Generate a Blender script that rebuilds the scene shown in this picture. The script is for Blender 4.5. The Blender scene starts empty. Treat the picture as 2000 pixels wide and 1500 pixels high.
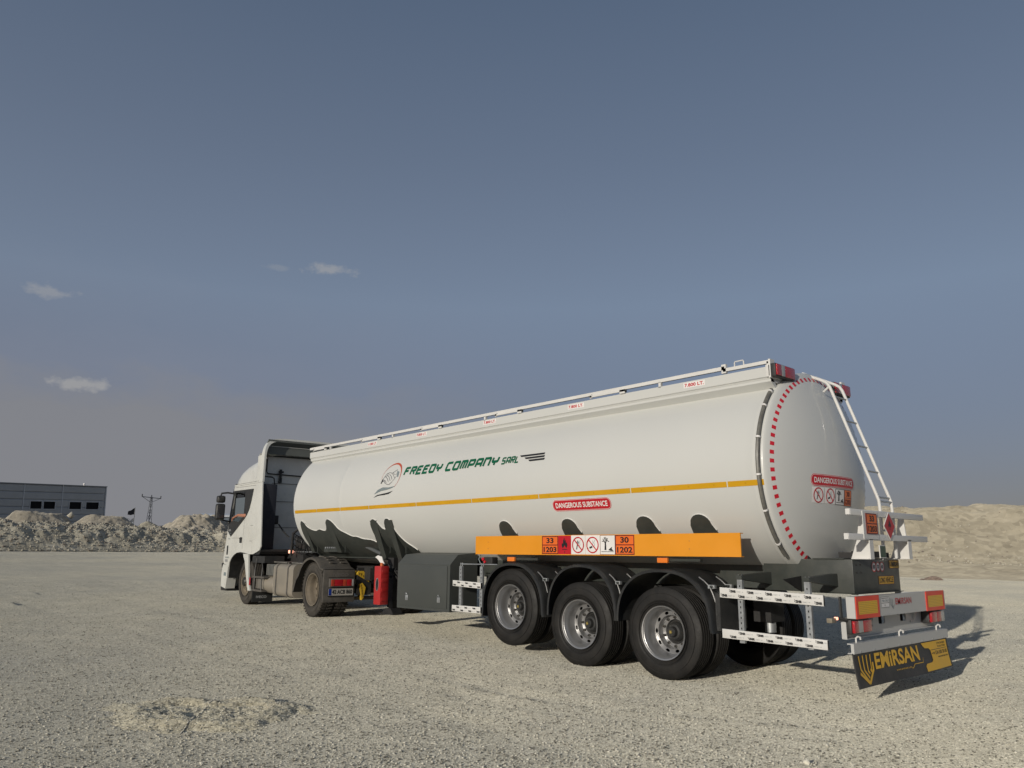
import bpy, bmesh, math, random
import numpy as np
from mathutils import Vector, Matrix
from mathutils.geometry import tessellate_polygon

random.seed(7); RNG = np.random.default_rng(7)
S = bpy.context.scene
COL = S.collection
PI = math.pi

# ------------------------------------------------------------------ camera
CAM_POS = (-5.8159, 9.0350, 1.4383)
CAM_ROT = ((-0.6817323, -0.1476155, -0.7165547), (-0.7315669, 0.1470921, 0.6657129), (0.0071300, 0.9780458, -0.2082681))
cd = bpy.data.cameras.new('camera'); cam = bpy.data.objects.new('camera', cd); COL.objects.link(cam)
cd.sensor_width = 36; cd.lens = 1538.78 / 2000 * 36; cd.clip_start = 0.05; cd.clip_end = 12000
m = Matrix([list(CAM_ROT[i]) + [CAM_POS[i]] for i in range(3)] + [[0, 0, 0, 1]])
cam.matrix_world = m
S.camera = cam

# ------------------------------------------------------------------ light
SUN_DIR = Vector((-0.22, 1.0, 0.235)).normalized()
EL = math.asin(SUN_DIR.z); AZ = math.atan2(SUN_DIR.x, SUN_DIR.y)
sl = bpy.data.lights.new('sun', 'SUN'); sun = bpy.data.objects.new('sun', sl); COL.objects.link(sun)
sl.energy = 2.75; sl.angle = math.radians(0.55); sl.color = (1.0, 0.935, 0.83)
sun.rotation_euler = SUN_DIR.to_track_quat('Z', 'Y').to_euler(); sun.location = (-10, 40, 12)

S.view_settings.view_transform = 'Standard'; S.view_settings.look = 'None'
S.view_settings.gamma = 1; S.view_settings.use_curve_mapping = False
S.view_settings.exposure = 0.04

W = bpy.data.worlds.new('World'); S.world = W; W.use_nodes = True
nt = W.node_tree; N = nt.nodes; L = nt.links
for n in list(N): N.remove(n)
out = N.new('ShaderNodeOutputWorld'); bg = N.new('ShaderNodeBackground'); bg.inputs[1].default_value = 0.1
sky = N.new('ShaderNodeTexSky'); sky.sky_type = 'NISHITA'; sky.sun_disc = False
sky.sun_elevation = EL; sky.sun_rotation = AZ; sky.altitude = 1000; sky.air_density = 1.0; sky.dust_density = 3.0; sky.ozone_density = 1.5
tc = N.new('ShaderNodeTexCoord'); sep = N.new('ShaderNodeSeparateXYZ')
L.new(tc.outputs['Generated'], sep.inputs[0])
def wmath(op, a, b=None, clamp=False):
    n = N.new('ShaderNodeMath'); n.operation = op; n.use_clamp = clamp
    for i, x in enumerate((a, b)):
        if x is None: continue
        if isinstance(x, (int, float)): n.inputs[i].default_value = x
        else: L.new(x, n.inputs[i])
    return n.outputs[0]
def wmix(fac, a, b):
    n = N.new('ShaderNodeMix'); n.data_type = 'RGBA'
    if isinstance(fac, (int, float)): n.inputs[0].default_value = fac
    else: L.new(fac, n.inputs[0])
    for i, x in ((6, a), (7, b)):
        if isinstance(x, tuple): n.inputs[i].default_value = (*x, 1)
        else: L.new(x, n.inputs[i])
    return n.outputs[2]
def wramp(fac, stops):
    n = N.new('ShaderNodeValToRGB'); L.new(fac, n.inputs[0]); cr = n.color_ramp
    while len(cr.elements) < len(stops): cr.elements.new(0.5)
    for e, (p, c) in zip(cr.elements, stops): e.position = p; e.color = (*c, 1) if isinstance(c, tuple) else (c, c, c, 1)
    return n.outputs[0]
# the dusty air: the same elevation gradient all round the sky, laid over the physical sky
DUST = wramp(sep.outputs['Z'], [(0.0, (1.30, 1.06, 1.40)), (0.08, (1.28, 1.06, 1.50)), (0.16, (1.43, 1.44, 1.98)), (0.30, (1.80, 2.17, 2.90)), (0.46, (1.34, 1.66, 2.30)), (0.62, (0.95, 1.28, 1.90)), (1.0, (0.8, 1.1, 1.7))])
skyc = wmix(0.75, sky.outputs[0], DUST)
# clouds: a low dusty bank on one side of the horizon and three small puffs
def wnoise(scale, detail, sx=1, sy=1, sz=1, off=(0, 0, 0)):
    mp = N.new('ShaderNodeMapping'); mp.inputs['Scale'].default_value = (sx, sy, sz); mp.inputs['Location'].default_value = off
    L.new(tc.outputs['Generated'], mp.inputs[0])
    n = N.new('ShaderNodeTexNoise'); n.inputs['Scale'].default_value = scale; n.inputs['Detail'].default_value = detail
    n.inputs['Roughness'].default_value = 0.58
    L.new(mp.outputs[0], n.inputs['Vector']); return n.outputs[0]
edge = wnoise(5.0, 7, 1, 1, 2.2)
fine = wnoise(26.0, 6, 1, 1, 1.8)
zz = wmath('ADD', sep.outputs['Z'], wmath('MULTIPLY', wmath('SUBTRACT', edge, 0.5), -0.16))
zz = wmath('ADD', zz, wmath('MULTIPLY', wmath('SUBTRACT', fine, 0.5), -0.018))
# the bank stands toward +X (its azimuth follows the direction x), thinning toward -Y
side = wramp(sep.outputs['X'], [(0.0, 0.0), (0.66, 0.0), (0.92, 1.0), (1.0, 1.0)])
bank = wmath('SUBTRACT', 1.0, wmath('MULTIPLY', wmath('SUBTRACT', zz, 0.150), 20.0, True), True)
bank = wmath('MULTIPLY', bank, side)
veil = wmath('MULTIPLY', wmath('SUBTRACT', 1.0, wmath('MULTIPLY', wmath('SUBTRACT', zz, 0.10), 4.5, True), True), side)
skyc = wmix(wmath('MULTIPLY', veil, 0.55), skyc, (2.35, 2.55, 3.10))
skyc = wmix(wmath('MULTIPLY', bank, 0.66), skyc, (2.28, 2.27, 2.33))
def puff(d, rx, rz, strength, seed):
    d = Vector(d).normalized(); h = Vector((d.y, -d.x, 0)).normalized(); v = h.cross(d)
    def dot(vec):
        n = N.new('ShaderNodeVectorMath'); n.operation = 'DOT_PRODUCT'; L.new(tc.outputs['Generated'], n.inputs[0]); n.inputs[1].default_value = vec; return n.outputs['Value']
    a = wmath('DIVIDE', dot(h), rx); b = wmath('DIVIDE', dot(v), rz)
    r = wmath('SQRT', wmath('ADD', wmath('MULTIPLY', a, a), wmath('MULTIPLY', b, b)))
    front = wmath('GREATER_THAN', dot(d), 0.5)
    nz = wnoise(48.0, 6, 1, 1, 1.7, (seed, seed, 0))
    r = wmath('ADD', r, wmath('MULTIPLY', wmath('SUBTRACT', nz, 0.5), 2.6))
    k = wmath('MULTIPLY', wmath('SUBTRACT', 1.0, r, True), 1.6, True)
    return wmath('MULTIPLY', wmath('MULTIPLY', k, front), strength)
for d, rx, rz, st, sd in (((0.824, -0.456, 0.336), 0.031, 0.0085, 0.5, 1), ((0.852, -0.403, 0.333), 0.022, 0.004, 0.18, 2.3),
                          ((0.944, -0.183, 0.274), 0.027, 0.0085, 0.38, 3.1), ((0.956, -0.231, 0.180), 0.034, 0.0080, 0.62, 4.7)):
    skyc = wmix(puff(d, rx, rz, st, sd), skyc, (3.7, 3.65, 3.6))
L.new(skyc, bg.inputs[0]); L.new(bg.outputs[0], out.inputs[0])

# ------------------------------------------------------------------ materials
MATS = {}
def mat(name, col, rough=0.6, metal=0.0, var=0.06, vscale=3.0, bump=0.0, bscale=40.0, coat=0.0, dirt=None, emit=None, alpha=None, spec=0.5):
    """plain procedural paint: base colour with cloudy variation, uneven gloss, optional dust (dirt = (colour, amount, scale))"""
    if name in MATS: return MATS[name]
    m = bpy.data.materials.new(name); m.use_nodes = True; t = m.node_tree; n = t.nodes; l = t.links
    b = n['Principled BSDF']; co = n.new('ShaderNodeTexCoord')
    b.inputs['Metallic'].default_value = metal; b.inputs['Diffuse Roughness'].default_value = 0.6 if rough > 0.8 else 0.0; b.inputs['Specular IOR Level'].default_value = spec
    b.inputs['Coat Weight'].default_value = coat; b.inputs['Coat Roughness'].default_value = 0.06
    nz = n.new('ShaderNodeTexNoise'); nz.inputs['Scale'].default_value = vscale; nz.inputs['Detail'].default_value = 6
    l.new(co.outputs['Object'], nz.inputs['Vector'])
    r = n.new('ShaderNodeMapRange'); r.interpolation_type = 'SMOOTHSTEP'; l.new(nz.outputs[0], r.inputs[0]); r.inputs[1].default_value = 0.25; r.inputs[2].default_value = 0.75
    r.inputs[3].default_value = 1 - var; r.inputs[4].default_value = 1 + var
    mul = n.new('ShaderNodeMix'); mul.data_type = 'RGBA'; mul.blend_type = 'MULTIPLY'; mul.inputs[0].default_value = 1
    mul.inputs[6].default_value = (*col, 1); l.new(r.outputs[0], mul.inputs[7]); cur = mul.outputs[2]
    rr = n.new('ShaderNodeMapRange'); rr.interpolation_type = 'SMOOTHSTEP'; l.new(nz.outputs[0], rr.inputs[0]); rr.inputs[1].default_value = 0.3; rr.inputs[2].default_value = 0.7
    rr.inputs[3].default_value = max(0.03, rough - 0.07); rr.inputs[4].default_value = min(1, rough + 0.07); l.new(rr.outputs[0], b.inputs['Roughness'])
    if dirt:
        dc, amt, ds = dirt
        d = n.new('ShaderNodeTexNoise'); d.inputs['Scale'].default_value = ds; d.inputs['Detail'].default_value = 9; d.inputs['Roughness'].default_value = 0.65
        l.new(co.outputs['Object'], d.inputs['Vector'])
        dr = n.new('ShaderNodeMapRange'); l.new(d.outputs[0], dr.inputs[0]); dr.inputs[1].default_value = 0.38; dr.inputs[2].default_value = 0.68
        dr.inputs[3].default_value = amt * 0.25; dr.inputs[4].default_value = amt
        dm = n.new('ShaderNodeMix'); dm.data_type = 'RGBA'; l.new(dr.outputs[0], dm.inputs[0]); l.new(cur, dm.inputs[6]); dm.inputs[7].default_value = (*dc, 1); cur = dm.outputs[2]
    l.new(cur, b.inputs['Base Color'])
    if bump:
        bn = n.new('ShaderNodeTexNoise'); bn.inputs['Scale'].default_value = bscale; bn.inputs['Detail'].default_value = 5
        l.new(co.outputs['Object'], bn.inputs['Vector'])
        bu = n.new('ShaderNodeBump'); bu.inputs['Strength'].default_value = bump; bu.inputs['Distance'].default_value = 0.01
        l.new(bn.outputs[0], bu.inputs['Height']); l.new(bu.outputs[0], b.inputs['Normal'])
    if emit: b.inputs['Emission Color'].default_value = (*emit[0], 1); b.inputs['Emission Strength'].default_value = emit[1]
    if alpha is not None: b.inputs['Alpha'].default_value = alpha
    MATS[name] = m; return m
DUSTC = (0.36, 0.33, 0.28)
WHITE = mat('tank_white_paint', (0.600, 0.602, 0.572), 0.36, var=0.015, vscale=0.35, bump=0.0, coat=0.25)
WHITE2 = mat('white_gloss_paint', (0.70, 0.69, 0.66), 0.32, var=0.03, coat=0.2, dirt=((0.45, 0.42, 0.36), 0.12, 5))
CABW = mat('cab_white_paint', (0.715, 0.72, 0.67), 0.28, var=0.03, coat=0.4, dirt=((0.40, 0.36, 0.30), 0.25, 2.2))
CHAS = mat('chassis_dark_green_grey', (0.034, 0.040, 0.036), 0.40, var=0.08, dirt=(DUSTC, 0.07, 7), bump=0.05)
CABI = mat('cabinet_grey_paint', (0.062, 0.068, 0.064), 0.42, var=0.02, vscale=1.0, dirt=(DUSTC, 0.03, 2))
BLACK = mat('black_plastic', (0.016, 0.017, 0.018), 0.5, var=0.1, dirt=(DUSTC, 0.07, 9), bump=0.15)
FEND = mat('fender_black_plastic', (0.018, 0.020, 0.022), 0.40, var=0.1, dirt=(DUSTC, 0.07, 5), bump=0.12)
DARK = mat('underbody_black', (0.012, 0.012, 0.013), 0.7, var=0.2, dirt=(DUSTC, 0.05, 9))
RUB = mat('tyre_rubber', (0.0095, 0.0095, 0.0092), 0.62, var=0.15, vscale=9, dirt=((0.14, 0.12, 0.10), 0.10, 5), bump=0.3, bscale=70, spec=0.35)
RUBD = mat('dusty_tyre_rubber', (0.030, 0.028, 0.025), 0.85, var=0.15, vscale=9, dirt=((0.22, 0.19, 0.15), 0.24, 5), bump=0.25, bscale=90)
YELLF = mat('flap_yellow', (0.80, 0.46, 0.03), 0.45)
MUDG = mat('dusty_grey_plastic', (0.055, 0.052, 0.047), 0.75, var=0.1, dirt=((0.24, 0.21, 0.17), 0.36, 6), bump=0.2)
RIM = mat('rim_silver', (0.42, 0.42, 0.42), 0.36, metal=0.75, var=0.05, dirt=((0.30, 0.28, 0.25), 0.15, 9))
RIMD = mat('dusty_rim', (0.20, 0.17, 0.13), 0.75, metal=0.2, var=0.1, dirt=((0.30, 0.25, 0.18), 0.5, 12))
HUB = mat('hub_dark_metal', (0.025, 0.023, 0.02), 0.5, metal=0.3, dirt=(DUSTC, 0.1, 20))
BRASS = mat('brass_yellow', (0.35, 0.27, 0.07), 0.5, metal=0.4)
GALV = mat('galvanised_steel', (0.42, 0.44, 0.45), 0.4, metal=0.55, var=0.12, vscale=14, dirt=(DUSTC, 0.15, 15))
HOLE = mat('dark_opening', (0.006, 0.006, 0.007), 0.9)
ORANGE = mat('orange_panel_paint', (0.76, 0.29, 0.012), 0.42, var=0.03, dirt=((0.55, 0.35, 0.1), 0.08, 4))
PLORG = mat('placard_orange', (0.80, 0.155, 0.022), 0.4)
RED = mat('red_print', (0.50, 0.012, 0.022), 0.4)
DKRED = mat('dark_red_line', (0.14, 0.008, 0.01), 0.5)
PWHITE = mat('white_print', (0.78, 0.76, 0.73), 0.45)
PBLACK = mat('black_print', (0.012, 0.012, 0.014), 0.5)
GREEN = mat('green_print', (0.0, 0.105, 0.045), 0.45)
GREY = mat('grey_print', (0.20, 0.24, 0.25), 0.5)
LGREY = mat('light_grey_print', (0.42, 0.43, 0.43), 0.5)
YTAPE = mat('yellow_reflective_tape', (0.62, 0.33, 0.012), 0.35, var=0.05)
YELL = mat('yellow_print', (0.62, 0.34, 0.02), 0.45)
REDREF = mat('red_reflective_tape', (0.55, 0.015, 0.03), 0.3)
BRDR = mat('board_red', (0.78, 0.05, 0.02), 0.4)
BRDY = mat('board_yellow', (0.80, 0.48, 0.02), 0.35)
LENSR = mat('red_lamp_lens', (0.42, 0.012, 0.02), 0.12, coat=0.6, bump=0.5, bscale=120)
LENSW = mat('clear_lamp_lens', (0.36, 0.36, 0.35), 0.12, coat=0.6, bump=0.4, bscale=120)
LENSO = mat('amber_lens', (0.85, 0.22, 0.03), 0.15, coat=0.5, emit=((1, 0.30, 0.05), 0.0))
LAMPON = mat('marker_lamp_lit', (0.9, 0.4, 0.3), 0.3, emit=((1.0, 0.42, 0.28), 1.6))
EXTR = mat('extinguisher_box_red', (0.44, 0.018, 0.018), 0.4, var=0.08, coat=0.1, dirt=((0.3, 0.12, 0.11), 0.15, 8))
CHOCK = mat('chock_yellow', (0.66, 0.42, 0.02), 0.5, dirt=((0.3, 0.2, 0.08), 0.3, 9))
BEIGE = mat('dusty_fuel_tank', (0.30, 0.275, 0.23), 0.5, metal=0.2, var=0.08, dirt=((0.34, 0.29, 0.22), 0.5, 3), bump=0.05)
STICK = mat('sticker_green', (0.03, 0.07, 0.04), 0.4)
SKIN = mat('skin', (0.42, 0.19, 0.12), 0.55, spec=0.4)
SHIRT = mat('shirt_faded_red', (0.42, 0.10, 0.085), 0.85)
HAIR = mat('hair_dark', (0.02, 0.015, 0.012), 0.7)
SEATM = mat('seat_fabric', (0.05, 0.052, 0.06), 0.9)
BLUEB = mat('plate_blue', (0.01, 0.04, 0.30), 0.4)
def glass_mat(name, col, alpha, rough=0.03):
    m = bpy.data.materials.new(name); m.use_nodes = True; t = m.node_tree; n = t.nodes; l = t.links
    for x in list(n): n.remove(x)
    o = n.new('ShaderNodeOutputMaterial'); g = n.new('ShaderNodeBsdfGlossy'); g.inputs['Roughness'].default_value = rough
    tr = n.new('ShaderNodeBsdfTransparent'); tr.inputs[0].default_value = (*col, 1)
    f = n.new('ShaderNodeFresnel'); f.inputs[0].default_value = 1.5
    mx = n.new('ShaderNodeMixShader'); l.new(f.outputs[0], mx.inputs[0]); l.new(tr.outputs[0], mx.inputs[1]); l.new(g.outputs[0], mx.inputs[2]); l.new(mx.outputs[0], o.inputs[0])
    return m
GLASS = glass_mat('tinted_glass', (0.62, 0.68, 0.66), 0.5)
DKGLASS = mat('dark_glass', (0.008, 0.010, 0.012), 0.06, coat=0.5)

# ------------------------------------------------------------------ mesh helpers
def tag(o, label=None, cat=None, group=None, kind=None):
    for k, v in (('label', label), ('category', cat), ('group', group), ('kind', kind)):
        if v: o[k] = v
    return o
def empty(name, loc=(0, 0, 0), parent=None):
    o = bpy.data.objects.new(name, None); COL.objects.link(o); o.location = loc; o.empty_display_size = 0.3
    if parent: o.parent = parent
    return o
class MB:
    def __init__(s): s.v = []; s.f = []; s.m = []
    def add(s, vs, fs, mi=0):
        o = len(s.v); s.v += [tuple(p) for p in vs]; s.f += [tuple(i + o for i in f) for f in fs]; s.m += [mi] * len(fs); return s
    def box(s, x0, x1, y0, y1, z0, z1, mi=0, bev=0.0):
        x0, x1 = min(x0, x1), max(x0, x1); y0, y1 = min(y0, y1), max(y0, y1); z0, z1 = min(z0, z1), max(z0, z1)
        if bev > 0:
            bm = bmesh.new(); bmesh.ops.create_cube(bm, size=1)
            for q in bm.verts: q.co = Vector(((x0 + x1) / 2 + q.co.x * (x1 - x0), (y0 + y1) / 2 + q.co.y * (y1 - y0), (z0 + z1) / 2 + q.co.z * (z1 - z0)))
            bmesh.ops.bevel(bm, geom=list(bm.edges), offset=bev, segments=2, affect='EDGES', profile=0.6)
            bm.verts.index_update(); s.add([q.co for q in bm.verts], [[q.index for q in f.verts] for f in bm.faces], mi); bm.free(); return s
        vs = [(x, y, z) for x in (x0, x1) for y in (y0, y1) for z in (z0, z1)]
        return s.add(vs, [(0, 1, 3, 2), (4, 6, 7, 5), (0, 4, 5, 1), (2, 3, 7, 6), (0, 2, 6, 4), (1, 5, 7, 3)], mi)
    def prism(s, pts, axis, a, b, mi=0, holes=()):
        """polygon in the plane across `axis` (x: (y,z)  y: (x,z)  z: (x,y)) extruded from a to b"""
        def P(p, w): return {'x': (w, p[0], p[1]), 'y': (p[0], w, p[1]), 'z': (p[0], p[1], w)}[axis]
        loops = [list(pts)] + [list(h) for h in holes]; flat = [p for lp in loops for p in lp]; n = len(flat)
        tris = tessellate_polygon([[Vector((p[0], p[1], 0)) for p in lp] for lp in loops])
        vs = [P(p, a) for p in flat] + [P(p, b) for p in flat]
        fs = [tuple(t) for t in tris] + [tuple(i + n for i in reversed(t)) for t in tris]
        o = 0
        for lp in loops:
            k = len(lp)
            for i in range(k): j = (i + 1) % k; fs.append((o + i, o + j, o + j + n, o + i + n))
            o += k
        return s.add(vs, fs, mi)
    def tube(s, path, r, n=8, mi=0, closed=False, cap=True):
        P = [Vector(p) for p in path]; K = len(P); T = []
        for i in range(K):
            if closed: t = P[(i + 1) % K] - P[i - 1]
            else: t = P[min(i + 1, K - 1)] - P[max(i - 1, 0)]
            T.append(t.normalized())
        u = T[0].orthogonal().normalized(); vs = []; rr = r if hasattr(r, '__len__') else [r] * K
        for i in range(K):
            u = (u - T[i] * u.dot(T[i])).normalized(); w = T[i].cross(u)
            for k in range(n):
                a = 2 * PI * k / n; vs.append(P[i] + (u * math.cos(a) + w * math.sin(a)) * rr[i])
        fs = []
        for i in range(K if closed else K - 1):
            j = (i + 1) % K
            for k in range(n): fs.append((i * n + k, i * n + (k + 1) % n, j * n + (k + 1) % n, j * n + k))
        if cap and not closed: fs.append(tuple(range(n - 1, -1, -1))); fs.append(tuple((K - 1) * n + k for k in range(n)))
        return s.add(vs, fs, mi)
    def lathe(s, prof, c=(0, 0, 0), axis='y', n=48, mi=0, close=False):
        """prof: (radius, height along axis)"""
        vs = []; K = len(prof)
        for r, h in prof:
            for k in range(n):
                a = 2 * PI * k / n; p, q = r * math.cos(a), r * math.sin(a)
                vs.append({'y': (c[0] + p, c[1] + h, c[2] + q), 'x': (c[0] + h, c[1] + p, c[2] + q), 'z': (c[0] + p, c[1] + q, c[2] + h)}[axis])
        fs = [(i * n + k, i * n + (k + 1) % n, (i + 1) * n + (k + 1) % n, (i + 1) * n + k) for i in range(K - 1) for k in range(n)]
        if close: fs += [((K - 1) * n + k, (K - 1) * n + (k + 1) % n, (k + 1) % n, k) for k in range(n)]
        return s.add(vs, fs, mi)
    def cyl(s, p, q, r, n=14, mi=0): return s.tube([p, q], r, n, mi)
    def build(s, name, mats, parent=None, smooth=35, bevel=0.0):
        me = bpy.data.meshes.new(name); me.from_pydata([tuple(map(float, p)) for p in s.v], [], s.f)
        bm = bmesh.new(); bm.from_mesh(me); bmesh.ops.recalc_face_normals(bm, faces=bm.faces); bm.to_mesh(me); bm.free()
        return finish(me, name, mats, parent, smooth, s.m)
def finish(me, name, mats, parent, smooth=35, mi=None):
    for m_ in (mats if isinstance(mats, (list, tuple)) else [mats]): me.materials.append(m_)
    if mi is not None and any(mi) and len(mi) == len(me.polygons): me.polygons.foreach_set('material_index', mi)
    if smooth:
        me.polygons.foreach_set('use_smooth', [True] * len(me.polygons)); me.set_sharp_from_angle(angle=math.radians(smooth))
    me.update(); o = bpy.data.objects.new(name, me); COL.objects.link(o)
    if parent: o.parent = parent
    return o
def copy_tree(o, parent=None, loc=None):
    c = o.copy(); COL.objects.link(c)
    if parent: c.parent = parent
    if loc is not None: c.location = loc
    for ch in [x for x in bpy.data.objects if x.parent == o]: copy_tree(ch, c)
    return c
def arc(cx, cy, r, a0, a1, n, ry=None):
    ry = ry or r
    return [(cx + r * math.cos(math.radians(a0 + (a1 - a0) * i / n)), cy + ry * math.sin(math.radians(a0 + (a1 - a0) * i / n))) for i in range(n + 1)]
def rrect(x0, y0, x1, y1, r, n=4):
    return arc(x1 - r, y1 - r, r, 0, 90, n) + arc(x0 + r, y1 - r, r, 90, 180, n) + arc(x0 + r, y0 + r, r, 180, 270, n) + arc(x1 - r, y0 + r, r, 270, 360, n)

# ------------------------------------------------------------------ decals (flat print)
_tx = {}
def text_geo(s, bold=0.0):
    k = (s, bold)
    if k not in _tx:
        c = bpy.data.curves.new('t', 'FONT'); c.body = s; c.offset = bold; c.resolution_u = 3; c.align_x = 'LEFT'
        o = bpy.data.objects.new('t', c); me = bpy.data.meshes.new_from_object(o)
        v = [(p.co.x, p.co.y) for p in me.vertices]; f = [tuple(p.vertices) for p in me.polygons]
        xs = [p[0] for p in v]; ys = [p[1] for p in v]; x0, x1, y0, y1 = min(xs), max(xs), min(ys), max(ys)
        v = [((x - x0) / (x1 - x0), (y - y0) / (y1 - y0)) for x, y in v]; _tx[k] = (v, f)
        bpy.data.objects.remove(o); bpy.data.curves.remove(c); bpy.data.meshes.remove(me)
    return _tx[k]
def stroke(pts, w):
    """thick polyline as quads with mitred joints, in 2D"""
    P = [Vector((p[0], p[1])) for p in pts]; K = len(P); ws = w if hasattr(w, '__len__') else [w] * K; Lf = []; Rt = []
    for i in range(K):
        d = (P[min(i + 1, K - 1)] - P[max(i - 1, 0)]).normalized()
        if 0 < i < K - 1:
            d1 = (P[i] - P[i - 1]).normalized(); d2 = (P[i + 1] - P[i]).normalized(); d = (d1 + d2)
            d = d.normalized() if d.length > 1e-6 else d1
            sc = 1 / max(0.5, abs(d.dot(d1)))
        else: sc = 1
        nn = Vector((-d.y, d.x)) * ws[i] / 2 * sc; Lf.append(P[i] + nn); Rt.append(P[i] - nn)
    return [[tuple(Lf[i]), tuple(Lf[i + 1]), tuple(Rt[i + 1]), tuple(Rt[i])] for i in range(K - 1)]
GL = {  # squared techno capitals on a 1 x 1 cell
 'F': [[(0, 0), (0, .9), (.1, 1), (1, 1)], [(.15, .55), (.8, .55)]], 'R': [[(0, 0), (0, 1), (.9, 1), (1, .9), (1, .55), (.25, .5)], [(.55, .5), (.95, 0)]],
 'E': [[(1, 1), (.1, 1), (0, .9), (0, 0), (1, 0)], [(.2, .53), (.85, .53)]], 'D': [[(0, 0), (0, 1), (.9, 1), (1, .9), (1, .1), (.9, 0), (0, 0)]],
 'Y': [[(0, 1), (0, .55), (.1, .45), (.9, .45), (1, .55), (1, 1)], [(.5, .45), (.5, 0)]], 'C': [[(1, 1), (.1, 1), (0, .9), (0, .1), (.1, 0), (1, 0)]],
 'O': [[(.1, 0), (0, .1), (0, .9), (.1, 1), (.9, 1), (1, .9), (1, .1), (.9, 0), (.1, 0)]], 'M': [[(0, 0), (0, 1), (.9, 1), (1, .9), (1, 0)], [(.5, 1), (.5, 0)]],
 'P': [[(0, 0), (0, 1), (.9, 1), (1, .9), (1, .5), (.9, .4), (.2, .4)]], 'A': [[(0, 0), (0, .9), (.1, 1), (.9, 1), (1, .9), (1, 0)], [(0, .4), (1, .4)]],
 'N': [[(0, 0), (0, 1), (.9, 1), (1, .9), (1, 0)]], 'S': [[(1, 1), (.1, 1), (0, .9), (0, .6), (.1, .5), (.9, .5), (1, .4), (1, .1), (.9, 0), (0, 0)]],
 'L': [[(0, 1), (0, 0), (1, 0)]]}
class Decal:
    def __init__(s): s.items = []; s.mats = []
    def _m(s, m_):
        if m_ not in s.mats: s.mats.append(m_)
        return s.mats.index(m_)
    def poly(s, pts, m_, lay=1): s.items.append(([tuple(p) for p in pts], [tuple(range(len(pts)))], s._m(m_), lay)); return s
    def rect(s, x0, y0, x1, y1, m_, lay=1): return s.poly([(x0, y0), (x1, y0), (x1, y1), (x0, y1)], m_, lay)
    def frame(s, x0, y0, x1, y1, w, m_, lay=1):
        s.rect(x0, y0, x1, y0 + w, m_, lay); s.rect(x0, y1 - w, x1, y1, m_, lay); s.rect(x0, y0 + w, x0 + w, y1 - w, m_, lay); return s.rect(x1 - w, y0 + w, x1, y1 - w, m_, lay)
    def ell(s, cx, cy, rx, ry, m_, lay=1, n=28): return s.poly([(cx + rx * math.cos(2 * PI * i / n), cy + ry * math.sin(2 * PI * i / n)) for i in range(n)], m_, lay)
    def ring(s, cx, cy, rx, ry, w, m_, lay=1, n=32):
        for i in range(n):
            a, b = 2 * PI * i / n, 2 * PI * (i + 1) / n
            s.poly([(cx + (rx - w) * math.cos(a), cy + (ry - w) * math.sin(a)), (cx + rx * math.cos(a), cy + ry * math.sin(a)), (cx + rx * math.cos(b), cy + ry * math.sin(b)), (cx + (rx - w) * math.cos(b), cy + (ry - w) * math.sin(b))], m_, lay)
        return s
    def line(s, pts, w, m_, lay=1):
        for q in stroke(pts, w): s.poly(q, m_, lay)
        return s
    def text(s, t, x0, y0, x1, y1, m_, lay=2, bold=0.02, shear=0.0):
        v, f = text_geo(t, bold); s.items.append(([(x0 + p[0] * (x1 - x0) + shear * p[1] * (y1 - y0), y0 + p[1] * (y1 - y0)) for p in v], f, s._m(m_), lay)); return s
    def techno(s, t, x0, y0, x1, y1, m_, w, lay=2, shear=0.18, gap=0.15):
        n = len(t); cw = (x1 - x0) / (n + gap * (n - 1)); k = 0
        for i, ch in enumerate(t):
            ox = x0 + i * cw * (1 + gap)
            for st in GL[ch]:
                for q in stroke([(ox + w / 2 + p[0] * (cw - w) + shear * p[1] * (y1 - y0), y0 + w / 2 + p[1] * (y1 - y0 - w)) for p in st], w): s.poly(q, m_, lay + k * 0.11); k = (k + 1) % 8
        return s
    def build(s, name, parent, mp, step=0, stepu=0, lay=0.0013):
        bm = bmesh.new()
        for v, f, mi, ly in s.items:
            q = [bm.verts.new((p[0], p[1], ly)) for p in v]
            for t in f:
                if len(set(t)) < 3: continue
                try: fc = bm.faces.new([q[i] for i in t]); fc.material_index = mi
                except ValueError: pass
        if step or stepu:
            vs = [v.co for v in bm.verts]
            for ax, st in ((1, step), (0, stepu)):
                if not st: continue
                lo = min(v[ax] for v in vs); hi = max(v[ax] for v in vs); no = Vector((0, 0, 0)); no[ax] = 1; c = math.ceil(lo / st) * st
                while c < hi:
                    co = Vector((0, 0, 0)); co[ax] = c
                    bmesh.ops.bisect_plane(bm, geom=list(bm.verts) + list(bm.edges) + list(bm.faces), plane_co=co, plane_no=no); c += st
        for v in bm.verts: v.co = Vector(mp(v.co.x, v.co.y, v.co.z * lay))
        me = bpy.data.meshes.new(name); bm.to_mesh(me); bm.free()
        return finish(me, name, s.mats, parent, 0)
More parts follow.
